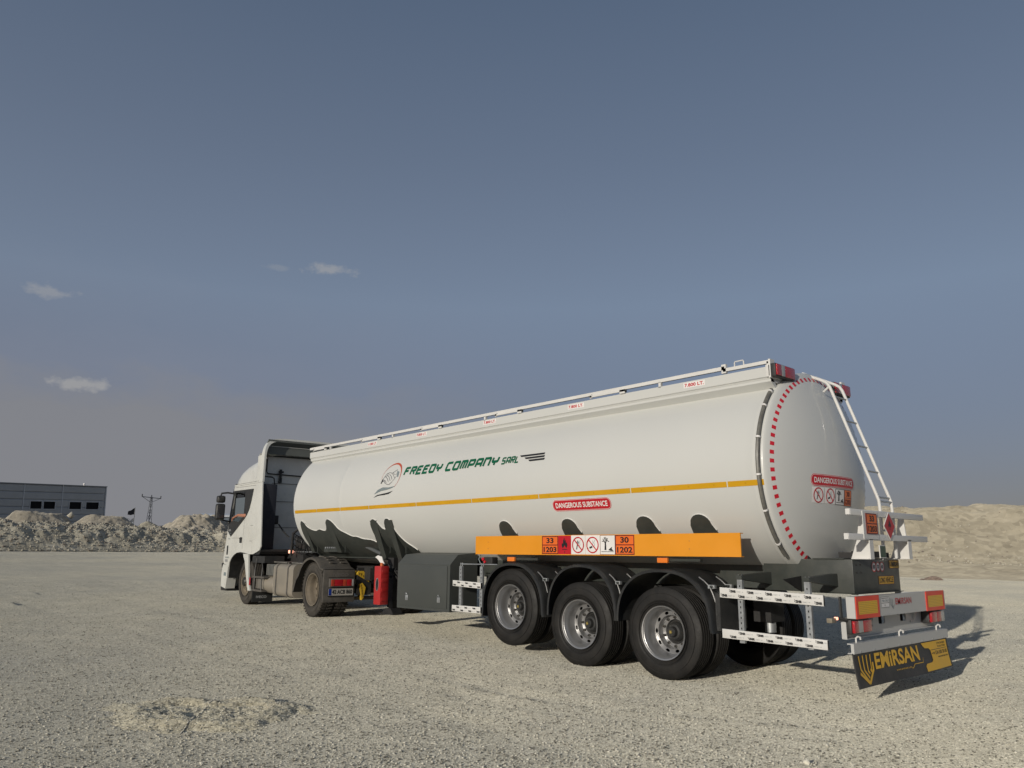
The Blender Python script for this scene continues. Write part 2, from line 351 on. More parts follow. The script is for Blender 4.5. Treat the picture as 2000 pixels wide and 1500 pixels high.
def no_smoking(d, cx, cy, r, kind, lay=2):
    """prohibition roundel: a match (kind 0) or a cigarette (kind 1) struck out"""
    if kind == 0: d.line([(cx - .25 * r, cy - .55 * r), (cx - .1 * r, cy + .1 * r)], .14 * r, PBLACK, lay); d.poly([(cx - .2 * r, cy + .05 * r), (cx + .05 * r, cy + .1 * r), (cx + .12 * r, cy + .35 * r), (cx - .08 * r, cy + .6 * r), (cx - .28 * r, cy + .3 * r)], GREY, lay)
    else: d.line([(cx - .5 * r, cy - .35 * r), (cx - .05 * r, cy - .22 * r)], .22 * r, PBLACK, lay)
    d.line([(cx + .1 * r, cy - .3 * r), (cx + .35 * r, cy + .05 * r), (cx + .2 * r, cy + .3 * r), (cx + .4 * r, cy + .6 * r)], .05 * r, GREY, lay)
    d.line([(cx - .05 * r, cy - .1 * r), (cx + .1 * r, cy + .25 * r), (cx - .05 * r, cy + .55 * r)], .05 * r, GREY, lay)
    a = .62 * r; d.line([(cx - a, cy + a), (cx + a, cy - a)], .15 * r, RED, lay + 1); d.ring(cx, cy, r, r, .15 * r, RED, lay + 2)
def dead_tree(d, x0, y0, x1, y1, lay=2):
    """environment mark: bare tree and fish over ripples"""
    w, h = x1 - x0, y1 - y0; P = lambda a, b: (x0 + a * w, y0 + b * h)
    d.poly([P(.28, .22), P(.42, .22), P(.39, .62), P(.30, .62)], PBLACK, lay)
    for a in ([(.34, .58), (.16, .84)], [(.34, .55), (.34, .93)], [(.35, .58), (.52, .86)], [(.25, .7), (.10, .7)], [(.45, .74), (.62, .68)], [(.34, .75), (.26, .92)], [(.42, .70), (.42, .88)]):
        d.line([P(*a[0]), P(*a[1])], .045 * w, PBLACK, lay)
    d.poly([P(.55, .22), P(.72, .34), P(.84, .40), P(.80, .28), P(.95, .18), P(.75, .17)], PBLACK, lay)
    d.line([P(.05, .13), P(.95, .13)], .03 * h, PBLACK, lay)
def flame(d, cx, cy, s, m_, lay=2):
    d.poly([(cx + a * s, cy + b * s) for a, b in ((-.30, -.45), (-.42, -.15), (-.36, .08), (-.22, -.05), (-.20, .30), (-.02, .62), (.02, .25), (.14, .38), (.20, .02), (.32, .15), (.38, -.18), (.26, -.45), (.12, -.35), (0, -.15), (-.12, -.35))], m_, lay)
    d.line([(cx - .35 * s, cy - .58 * s), (cx + .35 * s, cy - .58 * s)], .07 * s, m_, lay)
def un_plate(d, x0, y0, x1, y1, top, bot, lay=1):
    w = (x1 - x0) * 0.04; ym = (y0 + y1) / 2
    d.rect(x0, y0, x1, y1, PLORG, lay); d.frame(x0, y0, x1, y1, w, DKRED, lay + 1); d.rect(x0 + w, ym - w / 2, x1 - w, ym + w / 2, DKRED, lay + 1)
    W_ = x1 - x0; H = y1 - y0
    d.text(top, x0 + .28 * W_, ym + .10 * H, x1 - .28 * W_, y1 - .10 * H, PBLACK, lay + 2, 0.03); d.text(bot, x0 + .10 * W_, y0 + .10 * H, x1 - .10 * W_, ym - .10 * H, PBLACK, lay + 2, 0.03)
def danger(d, cx, cy, w, h, lay=1):
    for k, (ins, m_) in enumerate(((-.004, PWHITE), (0, RED), (.007, PWHITE), (.011, RED))):
        d.poly(rrect(cx - w / 2 + ins, cy - h / 2 + ins, cx + w / 2 - ins, cy + h / 2 - ins, (h / 2 - ins) * .9, 8), m_, lay + k)
    d.text('DANGEROUS SUBSTANCE', cx - w * .445, cy - h * .23, cx + w * .445, cy + h * .23, PWHITE, lay + 4, 0.022)

# ------------------------------------------------------------------ noise fields
def _hash(ix, iy, seed):
    h = (ix.astype(np.int64) * 374761393 + iy.astype(np.int64) * 668265263 + seed * 1442695041) & 0xFFFFFFFF
    h = ((h ^ (h >> 13)) * 1274126177) & 0xFFFFFFFF
    return ((h ^ (h >> 16)) & 0xFFFFFF) / float(0xFFFFFF)
def vnoise(x, y, seed=0):
    ix = np.floor(x); iy = np.floor(y); fx = x - ix; fy = y - iy; ux = fx * fx * (3 - 2 * fx); uy = fy * fy * (3 - 2 * fy)
    a = _hash(ix, iy, seed); b = _hash(ix + 1, iy, seed); c = _hash(ix, iy + 1, seed); d = _hash(ix + 1, iy + 1, seed)
    return (a * (1 - ux) + b * ux) * (1 - uy) + (c * (1 - ux) + d * ux) * uy - 0.5
def fbm(x, y, f, octv=4, seed=0, gain=0.5):
    r = 0; a = 1
    for k in range(octv): r = r + a * vnoise(x * f + 17.3 * k, y * f - 9.1 * k, seed + k); a *= gain; f *= 2.03
    return r
def grid_mesh(name, X, Y, Z, mats, parent=None, wrap=False, smooth=True):
    nu, nv = X.shape; me = bpy.data.meshes.new(name); co = np.stack([X, Y, Z], -1).reshape(-1, 3).astype(np.float32)
    iu = np.arange(nu - 1)[:, None]; iv = np.arange(nv if wrap else nv - 1)[None, :]; jv = (iv + 1) % nv
    q = np.stack([iu * nv + iv, (iu + 1) * nv + iv, (iu + 1) * nv + jv, iu * nv + jv], -1).reshape(-1, 4)
    me.vertices.add(len(co)); me.vertices.foreach_set('co', co.ravel()); me.loops.add(q.size); me.loops.foreach_set('vertex_index', q.ravel().astype(np.int32))
    me.polygons.add(len(q)); me.polygons.foreach_set('loop_start', np.arange(0, q.size, 4, dtype=np.int32)); me.update(calc_edges=True)
    if smooth: me.polygons.foreach_set('use_smooth', [True] * len(q))
    for m_ in (mats if isinstance(mats, (list, tuple)) else [mats]): me.materials.append(m_)
    me.update(); o = bpy.data.objects.new(name, me); COL.objects.link(o)
    if parent: o.parent = parent
    return o

# ------------------------------------------------------------------ ground
def node_mat(name):
    m = bpy.data.materials.new(name); m.use_nodes = True; return m, m.node_tree.nodes, m.node_tree.links
def gravel_mat(name, tint=(1, 1, 1), cell=95.0, spread=1.0):
    m, n, l = node_mat(name); b = n['Principled BSDF']; co = n.new('ShaderNodeTexCoord'); b.inputs['Roughness'].default_value = 0.92; b.inputs['Specular IOR Level'].default_value = 0.25; b.inputs['Diffuse Roughness'].default_value = 1.0
    def noise(sc, det=5, ro=0.55):
        x = n.new('ShaderNodeTexNoise'); x.inputs['Scale'].default_value = sc; x.inputs['Detail'].default_value = det; x.inputs['Roughness'].default_value = ro; l.new(co.outputs['Object'], x.inputs['Vector']); return x.outputs[0]
    def mixc(f, a, bb, mode='MIX'):
        x = n.new('ShaderNodeMix'); x.data_type = 'RGBA'; x.blend_type = mode
        if isinstance(f, float): x.inputs[0].default_value = f
        else: l.new(f, x.inputs[0])
        for i, c in ((6, a), (7, bb)):
            if isinstance(c, tuple): x.inputs[i].default_value = (*c, 1)
            else: l.new(c, x.inputs[i])
        return x.outputs[2]
    def ramp(f, stops):
        x = n.new('ShaderNodeValToRGB'); l.new(f, x.inputs[0]); cr = x.color_ramp
        while len(cr.elements) < len(stops): cr.elements.new(0.5)
        for e, (p, c) in zip(cr.elements, stops): e.position = p; e.color = (*c, 1) if isinstance(c, tuple) else (c, c, c, 1)
        return x.outputs[0]
    v = n.new('ShaderNodeTexVoronoi'); v.inputs['Scale'].default_value = cell; l.new(co.outputs['Object'], v.inputs['Vector'])
    v2 = n.new('ShaderNodeTexVoronoi'); v2.inputs['Scale'].default_value = cell * 0.37; l.new(co.outputs['Object'], v2.inputs['Vector'])
    sp = n.new('ShaderNodeSeparateColor'); l.new(v.outputs['Color'], sp.inputs[0]); sp2 = n.new('ShaderNodeSeparateColor'); l.new(v2.outputs['Color'], sp2.inputs[0])
    stone = ramp(sp.outputs[0], [(0, (.12 * tint[0], .115 * tint[1], .095 * tint[2])), (0.25, (.38 * tint[0], .36 * tint[1], .30 * tint[2])), (0.7, (.555 * tint[0], .525 * tint[1], .43 * tint[2])), (1, (.80 * tint[0], .77 * tint[1], .66 * tint[2]))])
    stone2 = ramp(sp2.outputs[1], [(0, (.25 * tint[0], .24 * tint[1], .20 * tint[2])), (0.5, (.50 * tint[0], .475 * tint[1], .39 * tint[2])), (1, (.70 * tint[0], .67 * tint[1], .56 * tint[2]))])
    c = mixc(0.35, stone, stone2)
    big = noise(0.22, 5, 0.6); med = noise(1.7, 5); fn = noise(260, 2)
    c = mixc(1.0, c, ramp(big, [(0.3, (.84, .845, .86)), (0.5, (1.0, 0.99, 0.96)), (0.72, (1.12, 1.09, 1.02))]), 'MULTIPLY')
    c = mixc(1.0, c, ramp(med, [(0.3, .90), (0.7, 1.08)]), 'MULTIPLY')
    c = mixc(1.0, c, ramp(fn, [(0.3, .82), (0.7, 1.16)]), 'MULTIPLY')
    l.new(c, b.inputs['Base Color'])
    h = n.new('ShaderNodeMath'); h.operation = 'MULTIPLY_ADD'; l.new(v.outputs['Distance'], h.inputs[0]); h.inputs[1].default_value = -0.9
    l.new(sp.outputs[1], h.inputs[2])
    bu = n.new('ShaderNodeBump'); bu.inputs['Strength'].default_value = 0.5 * spread; bu.inputs['Distance'].default_value = 0.004; l.new(h.outputs[0], bu.inputs['Height'])
    h2 = n.new('ShaderNodeMath'); h2.operation = 'MULTIPLY_ADD'; l.new(v2.outputs['Distance'], h2.inputs[0]); h2.inputs[1].default_value = -0.8; l.new(noise(9, 4), h2.inputs[2])
    bu2 = n.new('ShaderNodeBump'); bu2.inputs['Strength'].default_value = 0.4 * spread; bu2.inputs['Distance'].default_value = 0.006; l.new(h2.outputs[0], bu2.inputs['Height']); l.new(bu.outputs[0], bu2.inputs['Normal'])
    l.new(bu2.outputs[0], b.inputs['Normal'])
    return m
GRAV = gravel_mat('gravel')
GRAVS = gravel_mat('sandy_gravel', (1.02, 1.0, 0.94), 60, 1.4)
def earth_mat(name, c0, c1, c2, bump=0.6, bs=3.0):
    m, n, l = node_mat(name); b = n['Principled BSDF']; b.inputs['Roughness'].default_value = 0.95; b.inputs['Specular IOR Level'].default_value = 0.2; b.inputs['Diffuse Roughness'].default_value = 1.0
    co = n.new('ShaderNodeTexCoord'); x = n.new('ShaderNodeTexNoise'); x.inputs['Scale'].default_value = 0.55; x.inputs['Detail'].default_value = 10; x.inputs['Roughness'].default_value = 0.7; l.new(co.outputs['Object'], x.inputs['Vector'])
    r = n.new('ShaderNodeValToRGB'); l.new(x.outputs[0], r.inputs[0]); e = r.color_ramp.elements; e[0].position = 0.33; e[0].color = (*c0, 1); e[1].position = 0.68; e[1].color = (*c2, 1); q = r.color_ramp.elements.new(0.5); q.color = (*c1, 1)
    y = n.new('ShaderNodeTexVoronoi'); y.inputs['Scale'].default_value = bs * 1.6; l.new(co.outputs['Object'], y.inputs['Vector'])
    sp = n.new('ShaderNodeSeparateColor'); l.new(y.outputs['Color'], sp.inputs[0]); r2 = n.new('ShaderNodeMapRange'); l.new(sp.outputs[0], r2.inputs[0]); r2.inputs[3].default_value = .82; r2.inputs[4].default_value = 1.15
    mx = n.new('ShaderNodeMix'); mx.data_type = 'RGBA'; mx.blend_type = 'MULTIPLY'; mx.inputs[0].default_value = 1; l.new(r.outputs[0], mx.inputs[6]); l.new(r2.outputs[0], mx.inputs[7]); l.new(mx.outputs[2], b.inputs['Base Color'])
    z = n.new('ShaderNodeTexNoise'); z.inputs['Scale'].default_value = bs; z.inputs['Detail'].default_value = 8; z.inputs['Roughness'].default_value = 0.65; l.new(co.outputs['Object'], z.inputs['Vector'])
    bu = n.new('ShaderNodeBump'); bu.inputs['Strength'].default_value = bump; bu.inputs['Distance'].default_value = 0.12; l.new(z.outputs[0], bu.inputs['Height']); l.new(bu.outputs[0], b.inputs['Normal'])
    return m
EARTHL = earth_mat('rubbly_earth', (.32, .295, .235), (.44, .41, .325), (.55, .515, .42), 0.9, 3.5)
EARTHR = earth_mat('sandy_earth', (.27, .24, .18), (.345, .31, .235), (.40, .36, .275), 0.35, 1.6)
HEAPM = earth_mat('pale_gravel_heap', (.34, .305, .24), (.43, .39, .315), (.50, .455, .37), 0.6, 3.5)

def gz(x):
    base = np.interp(x, [-1e4, 0.3, 8.3, 12, 52, 80, 1e4], [0, 0, .19, .21, 1.17, 1.6, 1.6])
    return base
def ground_z(x, y):
    x = np.asarray(x, float); y = np.asarray(y, float)
    d = np.hypot(x + 5.8, y - 9.0)
    rel = fbm(x, y, 0.35, 3, 3) * 0.022 + fbm(x, y, 1.9, 3, 9) * 0.008
    keep = np.ones_like(x)
    keep = np.where((x > -1.0) & (x < 13.5) & (np.abs(y) < 1.9), 0.25, 1.0)
    # shallow wheel tracks running along the yard
    tr = np.zeros_like(x)
    for y0, amp in ((3.1, .010), (4.9, .009), (-6.5, .012), (-8.4, .012), (-14, .02), (-20.5, .03), (-22.5, .03)):
        yy = y - (y0 + 0.5 * np.sin(x * 0.07 + y0)); tr -= amp * np.exp(-(yy / 0.16) ** 2); tr += amp * 0.5 * np.exp(-((np.abs(yy) - 0.3) / 0.1) ** 2)
    for (ax, ay), (bx, by), amp in (((13.0, 6.8), (22.5, -1.6), .022), ((12.2, 6.2), (22.0, -2.3), .022), ((-3.2, 2.2), (1.6, 3.6), .008), ((-3.0, 1.7), (1.8, 3.1), .008)):
        L_ = math.hypot(bx - ax, by - ay); t = ((x - ax) * (bx - ax) + (y - ay) * (by - ay)) / L_ ** 2; n_ = ((x - ax) * (by - ay) - (y - ay) * (bx - ax)) / L_ + 0.5 * np.sin(t * 3.0)
        tr = tr + amp * (2.0 * np.exp(-((np.abs(n_) - .22) / .07) ** 2) - 1.0 * np.exp(-(n_ / .16) ** 2)) * np.clip(np.minimum(t, 1 - t) * 6, 0, 1) * (0.7 + 1.2 * fbm(x, y, 3.0, 2, 61))
    return gz(x) + (rel + tr * (0.4 + fbm(x, y, 0.6, 2, 21) + 0.3)) * keep * np.clip(d / 3, 0, 1)
th = np.linspace(0, 2 * PI, 901)[:-1]; rr = np.concatenate([[0.02], np.geomspace(0.4, 7000, 330)])
Rg, Tg = np.meshgrid(rr, th, indexing='ij'); gx = -4.5 + Rg * np.cos(Tg); gy = 7.5 + Rg * np.sin(Tg)
ground = grid_mesh('ground', gx, gy, ground_z(gx, gy), GRAV, wrap=True); tag(ground, kind='structure')

def stones(name, n, place, smin, smax, m_, seed, flat=0.6):
    """n small faceted stones in one mesh; place(n) gives x, y, z"""
    g = np.random.default_rng(seed); x, y, z = place(n, g); sz = smin + (smax - smin) * g.random(n) ** 2.6
    base = np.array([(1, 0, 0), (.3, .95, 0), (-.8, .6, 0), (-.8, -.6, 0), (.3, -.95, 0), (0.1, 0, 1), (0, .1, -1)], float)
    F = np.array([(0, 1, 5), (1, 2, 5), (2, 3, 5), (3, 4, 5), (4, 0, 5), (1, 0, 6), (2, 1, 6), (3, 2, 6), (4, 3, 6), (0, 4, 6)])
    V = base[None] * (1 + 0.5 * (g.random((n, 7, 3)) - 0.5)); V[:, :, 2] *= flat
    a = g.random(n) * 2 * PI; ca, sa = np.cos(a)[:, None], np.sin(a)[:, None]; vx = V[:, :, 0] * ca - V[:, :, 1] * sa * .8; vy = V[:, :, 0] * sa + V[:, :, 1] * ca * .8
    V = np.stack([vx, vy, V[:, :, 2]], -1) * (sz / 2)[:, None, None] + np.stack([x, y, z + sz * flat * 0.22], -1)[:, None, :]
    co = V.reshape(-1, 3).astype(np.float32); q = (F[None] + (np.arange(n) * 7)[:, None, None]).reshape(-1, 3)
    me = bpy.data.meshes.new(name); me.vertices.add(len(co)); me.vertices.foreach_set('co', co.ravel()); me.loops.add(q.size); me.loops.foreach_set('vertex_index', q.ravel().astype(np.int32))
    me.polygons.add(len(q)); me.polygons.foreach_set('loop_start', np.arange(0, q.size, 3, dtype=np.int32)); me.update(calc_edges=True)
    for k in (m_ if isinstance(m_, list) else [m_]): me.materials.append(k)
    if isinstance(m_, list): me.polygons.foreach_set('material_index', np.repeat(g.integers(0, len(m_), n), 10).astype(np.int32))
    me.update(); o = bpy.data.objects.new(name, me); COL.objects.link(o); return o
ST1 = mat('stone_pale', (.70, .67, .57), 0.9, var=0.2, vscale=40, spec=0.25); ST2 = mat('stone_mid', (.48, .455, .375), 0.9, var=0.2, vscale=40, spec=0.25); ST3 = mat('stone_dark', (.20, .19, .155), 0.9, var=0.2, vscale=40, spec=0.25)
def near_place(n, g):
    r = 4.2 + 24 * g.random(n) ** 1.9; a = math.atan2(-0.666, 0.717) + (g.random(n) - 0.5) * 1.6
    x = -5.8 + r * np.cos(a); y = 9.0 + r * np.sin(a); return x, y, ground_z(x, y)
tag(stones('gravel', 185000, near_place, 0.009, 0.026, [ST1, ST2, ST3], 5), 'loose pale gravel stones scattered over the yard', 'gravel', kind='stuff')

# dug ring of loose gravel in the foreground
px, py = np.meshgrid(np.linspace(-1.25, 1.25, 200), np.linspace(-0.95, 0.95, 150), indexing='ij')
ca, sa = math.cos(math.radians(54)), math.sin(math.radians(54)); wx = 1.42 + px * ca - py * sa; wy = 5.98 + px * sa + py * ca
rad = np.hypot(px / 0.66, py / 0.46) + 0.12 * np.sin(3 * np.arctan2(py, px)) + fbm(px, py, 2.2, 3, 31) * 0.5
ring = 0.046 * np.exp(-((rad - 0.86) / 0.24) ** 2) * (0.85 + 0.9 * fbm(px, py, 3.0, 3, 40)) - 0.012 * (rad < 0.6) + 0.02 * np.exp(-(np.hypot(px + 0.05, py - 0.02) / 0.3) ** 2)
edge = np.clip(np.minimum(1 - np.abs(px) / 1.25, 1 - np.abs(py) / 0.95) * 5, 0, 1)
rz = ground_z(wx, wy) + np.where(edge > 0.02, np.maximum(ring * edge, 0) + 0.012 * np.clip((1.28 - rad + fbm(px, py, 9, 3, 77) * .35) * 4, -1, 1) * edge + fbm(px, py, 26, 2, 8) * 0.016 * np.clip(1.5 - rad, 0, 1), -0.02)
o = grid_mesh('gravel_ring', wx, wy, rz, GRAVS)
tag(o, 'low ring of dug up sandy gravel round a shallow hollow in the foreground', 'gravel heap')
def ring_place(n, g):
    i = g.integers(8, 192, n); j = g.integers(8, 142, n); keep = (rad[i, j] < 1.3); i = np.where(keep, i, 100); j = np.where(keep, j, 20 + (j % 110)); return wx[i, j], wy[i, j], rz[i, j]
tag(stones('gravel', 5000, ring_place, 0.009, 0.022, [ST1, ST2, ST1, ST3], 25), 'coarser stones lying on the dug ring of gravel', 'gravel', kind='stuff')
# ------------------------------------------------------------------ banks
def bank(name, toe, prof, m_, nu, nv, rough, seed, kind='structure', wav=0.25):
    """toe: plan polyline of the foot; prof: (distance behind the foot, absolute z)"""
    T = np.array(toe, float); seg = np.hypot(*np.diff(T, axis=0).T); s = np.concatenate([[0], np.cumsum(seg)]); su = np.linspace(0, s[-1], nu)
    bx, by = np.interp(su, s, T[:, 0]), np.interp(su, s, T[:, 1]); dx, dy = np.gradient(bx), np.gradient(by); ln = np.hypot(dx, dy); k = 25
    nx, ny = np.convolve(np.pad(-dy / ln, k, 'edge'), np.ones(2 * k + 1) / (2 * k + 1), 'valid'), np.convolve(np.pad(dx / ln, k, 'edge'), np.ones(2 * k + 1) / (2 * k + 1), 'valid')
    away = np.sign(nx * (bx + 5.8) + ny * (by - 9)); nx *= away; ny *= away
    P = np.array(prof, float); tt = np.linspace(0, 1, nv); td = P[-1, 0] * tt
    U, V = np.meshgrid(np.arange(nu), np.arange(nv), indexing='ij'); t = td[V]
    shift = fbm(su, su * 0, 0.06, 3, seed) * 3 * wav; t2 = t + shift[U] * np.clip(t / 3, 0, 1)
    X = bx[U] + nx[U] * t; Y = by[U] + ny[U] * t; Z = np.interp(np.maximum(t2, 0), P[:, 0], P[:, 1])
    hgt = np.clip((Z - P[0, 1]) / 1.2, 0.0, 1); nz = fbm(X, Y, 0.30, 3, seed + 1) * rough[0] + fbm(X, Y, 1.4, 3, seed + 2) * rough[1] + fbm(X, Y, 4.5, 2, seed + 5) * rough[2]
    ends = np.clip(np.minimum(U, nu - 1 - U) / 30, 0, 1)
    Z = Z + nz * hgt * 1.0 - 0.25 * (V == 0) - 0.0 * ends
    X = X + fbm(X, Y, 1.1, 2, seed + 7) * rough[1] * hgt; 
    o = grid_mesh(name, X, Y, Z, m_, smooth=False); tag(o, kind=kind); return o, (bx, by, nx, ny, su)
L_TOE = [(52.0, 34), (54.2, 7.7), (54.6, 0.5), (55.1, -2.3), (55.7, -8.6), (56.8, -17.6), (55, -27), (49.5, -34), (42.5, -37.5)]
L_PROF = [(0, 1.15), (0.8, 1.75), (2.2, 2.6), (3.6, 3.0), (6.0, 3.15), (22, 3.1), (30, 1.4)]
lb, lbd = bank('earth_bank', L_TOE, L_PROF, EARTHL, 820, 190, (0.36, 0.26, 0.20), 50)
R_TOE = [(42.5, -37.5), (31, -34.6), (22.0, -34.0), (17.3, -34.6), (12.6, -36.2), (9.2, -37.5), (6.0, -38.4), (2.1, -39.3), (-8, -41.5), (-22, -44)]
R_PROF = [(0, 0.17), (3, 0.26), (9, 1.05), (11.0, 1.7), (15.5, 4.45), (17.5, 4.95), (24, 4.9), (40, 3.0)]
rb, rbd = bank('earth_bank', R_TOE, R_PROF, EARTHR, 620, 240, (0.50, 0.11, 0.05), 70, wav=0.5)
def bank_place(bd, t0, t1, zf):
    bx, by, nx, ny, su = bd
    def f(n, g):
        i = g.integers(10, len(bx) - 10, n); t = t0 + (t1 - t0) * g.random(n) ** 1.2; x = bx[i] + nx[i] * t; y = by[i] + ny[i] * t
        return x, y, zf(t) + 0.0 * x
    return f
def surf_place(o, bd, t0, t1):
    """positions on the mesh surface itself"""
    me = o.data; co = np.empty(len(me.vertices) * 3, np.float32); me.vertices.foreach_get('co', co); co = co.reshape(-1, 3); nu = len(bd[0]); nv = len(co) // nu; co = co.reshape(nu, nv, 3)
    T = (L_PROF if o is lb else R_PROF)[-1][0]
    def f(n, g):
        i = g.integers(3, nu - 3, n); j = np.clip(((t0 + (t1 - t0) * g.random(n)) / T * nv).astype(int), 1, nv - 2); p = co[i, j]; return p[:, 0], p[:, 1], p[:, 2]
    return f
RK1 = mat('rubble_pale', (.50, .465, .38), 0.95, var=0.15, spec=0.2); RK2 = mat('rubble_brown', (.27, .235, .195), 0.95, var=0.15, spec=0.2)
tag(stones('rubble', 16000, surf_place(lb, lbd, 0.0, 5.5), 0.04, 0.24, [RK1, RK2, RK1], 11, 0.8), 'broken stones and clods strewn over the left earth bank', 'rubble', kind='stuff')
tag(stones('rubble', 1500, surf_place(rb, rbd, 7.5, 10.5), 0.05, 0.28, [RK1, RK1, RK2], 12, 0.7), 'scattered stones along the foot of the right sand bank', 'rubble', kind='stuff')
tag(stones('rubble', 500, surf_place(rb, rbd, 10.5, 16), 0.05, 0.22, [RK1, RK2], 13, 0.7), 'a few stones lying on the slope of the right sand bank', 'rubble', kind='stuff')

def heap(label, c, ax, ay, ang, h, top, m_, seed, z0=2.7, rough=0.14):
    n = 110; px, py = np.meshgrid(np.linspace(-1.15, 1.15, n), np.linspace(-1.15, 1.15, n), indexing='ij')
    r = np.hypot(px, py) + fbm(px, py, 1.3, 3, seed) * 0.22; z = h * np.clip((1 - r) / (1 - top), 0, 1); z = np.where(z > h * 0.9, h * 0.9 + (z - h * 0.9) * 0.5, z)
    ca, sa = math.cos(ang), math.sin(ang); X = px * ax * ca - py * ay * sa; Y = px * ax * sa + py * ay * ca
    z = z + (fbm(X, Y, 0.7, 3, seed + 3) * 0.25 + fbm(X, Y, 2.5, 3, seed + 4) * rough) * np.clip(z / 0.4, 0, 1) - 0.4 * (z <= 0)
    o = grid_mesh('gravel_heap', X, Y, z, m_, smooth=False); o.location = (c[0], c[1], z0); tag(o, label, 'gravel heap', 'gravel heaps on the bank'); return o
heap('broad flat-topped gravel heap in front of the left windows of the warehouse', (67.6, -6.9), 2.9, 3.2, 0.2, 1.6, 0.45, HEAPM, 101)
heap('smaller rounded gravel heap below the right corner of the warehouse', (66.6, -11.9), 2.6, 3.3, 0.1, 1.45, 0.35, HEAPM, 111)
heap('grey shaded heap at the left edge behind the bank', (67.3, -2.4), 3.2, 2.2, 0.3, 1.2, 0.3, EARTHL, 121)
heap('largest pale gravel heap, between the pylon and the truck cab', (63.6, -18.3), 3.0, 4.6, 0.15, 1.65, 0.25, HEAPM, 131, rough=0.3)
heap('low gravel heap at the foot of the pylon', (65.8, -14.8), 1.6, 1.8, 0.15, 0.95, 0.25, EARTHL, 141)
o = stones('rock', 1, lambda n, g: (np.array([67.0]), np.array([-9.2]), np.array([3.95])), 0.7, 0.75, RK1, 77, 0.8); tag(o, 'pale rounded boulder between the two gravel heaps below the warehouse', 'boulder')
mb = MB()
for k in range(5): mb.v += []; 
prof = [(0.02, 0.24), (0.16, 0.23), (0.32, 0.17), (0.42, 0.08), (0.46, -0.03)]
mb.lathe([(r * 1.1, h) for r, h in prof], (0, 0, 0), 'z', 24); mb.v = [(x * 1.25 + 0.06 * math.sin(7 * y), y * 0.9, z * (1 + 0.35 * math.sin(5 * x + 2) * math.cos(6 * y))) for x, y, z in mb.v]
mb.tube([(0.35, 0.5, 0.03), (0.5, 0.62, 0.06), (0.6, 0.7, 0.02)], 0.06, 6)
o = mb.build('brown_sack', mat('brown_sack_cloth', (.22, .165, .13), 0.9, var=0.35, vscale=6, bump=0.5, bscale=9)); o.location = (9.6, -34.3, float(ground_z(9.6, -34.3))); o.scale = (.72, .72, .62); tag(o, 'crumpled reddish brown sack lying on the yard before the right bank', 'sack')
for i, (x, y, s, lab) in enumerate(((-2.9, 3.5, .05, 'fist-sized pale stone on the gravel below the rear mudflap'), (2.0, -24.5, .10, 'pale stone lying alone in the open yard right of the truck shadow'),)):
    o = stones('rock', 1, lambda n, g: (np.array([x]), np.array([y]), np.array([float(ground_z(x, y))])), s * 1.4, s * 1.5, ST1, 80 + i, 0.7); tag(o, lab, 'stone')

# ------------------------------------------------------------------ warehouse
CLAD = mat('grey_metal_cladding', (.39, .40, .405), 0.5, metal=0.1, var=0.08, vscale=0.5, dirt=((.32, .32, .31), .3, 1.2))
TRIM = mat('pale_metal_trim', (.55, .56, .57), 0.5); LOUV = mat('black_window_panes', (.004, .005, .008), 0.6, spec=0.2)
wh = empty('warehouse', (95.16, -19.77, 1.4)); tag(wh, 'long grey metal clad warehouse with four dark windows behind the left bank', 'warehouse')
wang = math.atan2(24.29, -10.09); wh.rotation_euler = (0, 0, 0)
wh.matrix_world = Matrix.Translation((95.16, -19.77, 1.4)) @ Matrix.Rotation(wang, 4, 'Z') @ Matrix.Rotation(math.radians(2.4), 4, 'Y')
# local: x along the facade to the left, +y outward to the yard, z up
HT = 7.15; LEN = 34.0; WIN = [(0.78, 2.42), (3.02, 4.5), (6.2, 7.55), (7.75, 9.05)]
MB().box(0.15, LEN, -18, -0.12, 0, HT - 0.1).build('wall', CLAD, wh)
cols = [0.0, 5.42, 9.85, 15.2, 20.6, 26, LEN]; nb = 9; ch = HT / nb
WZ0, WZ1 = 4.55, 5.35
for a, b in zip(cols[:-1], cols[1:]):
    for k in range(nb):
        z0, z1 = k * ch, (k + 1) * ch; cuts = [a + 0.05]
        for w0, w1 in WIN:
            if a < w0 < b and z1 > WZ0 + 0.02 and z0 < WZ1 - 0.02: cuts += [w0, w1]
        cuts.append(b - 0.05)
        m_ = MB()
        for i in range(0, len(cuts), 2):
            x0, x1 = cuts[i], cuts[i + 1]; zz = [z0 + 0.012]
            m_.prism([(-0.12, z0 + .012), (0.03, z0 + .03), (0.045, z0 + .12), (0.045, z1 - .1), (0.0, z1 - .012), (-0.12, z1 - .012)], 'x', x0, x1)
        if z1 > WZ0 and z0 < WZ1:   # strips left above / below the openings in a cut course
            for w0, w1 in WIN:
                if a < w0 < b:
                    if z0 < WZ0 < z1: m_.box(w0, w1, -0.12, 0.03, z0 + .012, WZ0)
                    if z0 < WZ1 < z1: m_.box(w0, w1, -0.12, 0.03, WZ1, z1 - .012)
        m_.build('cladding_panel', CLAD, wh, 0)
for x in cols[1:-1]: MB().box(x - .045, x + .045, -0.1, 0.09, 0, HT).build('downpipe', TRIM, wh, 0)
MB().box(-0.12, 0.0, -0.15, 0.10, 0, HT).build('corner_trim', TRIM, wh, 0)
MB().box(-0.14, LEN, -18.1, 0.14, HT, HT + .09).build('roof', mat('roof_trim_grey', (.24, .25, .26), 0.5), wh, 0)
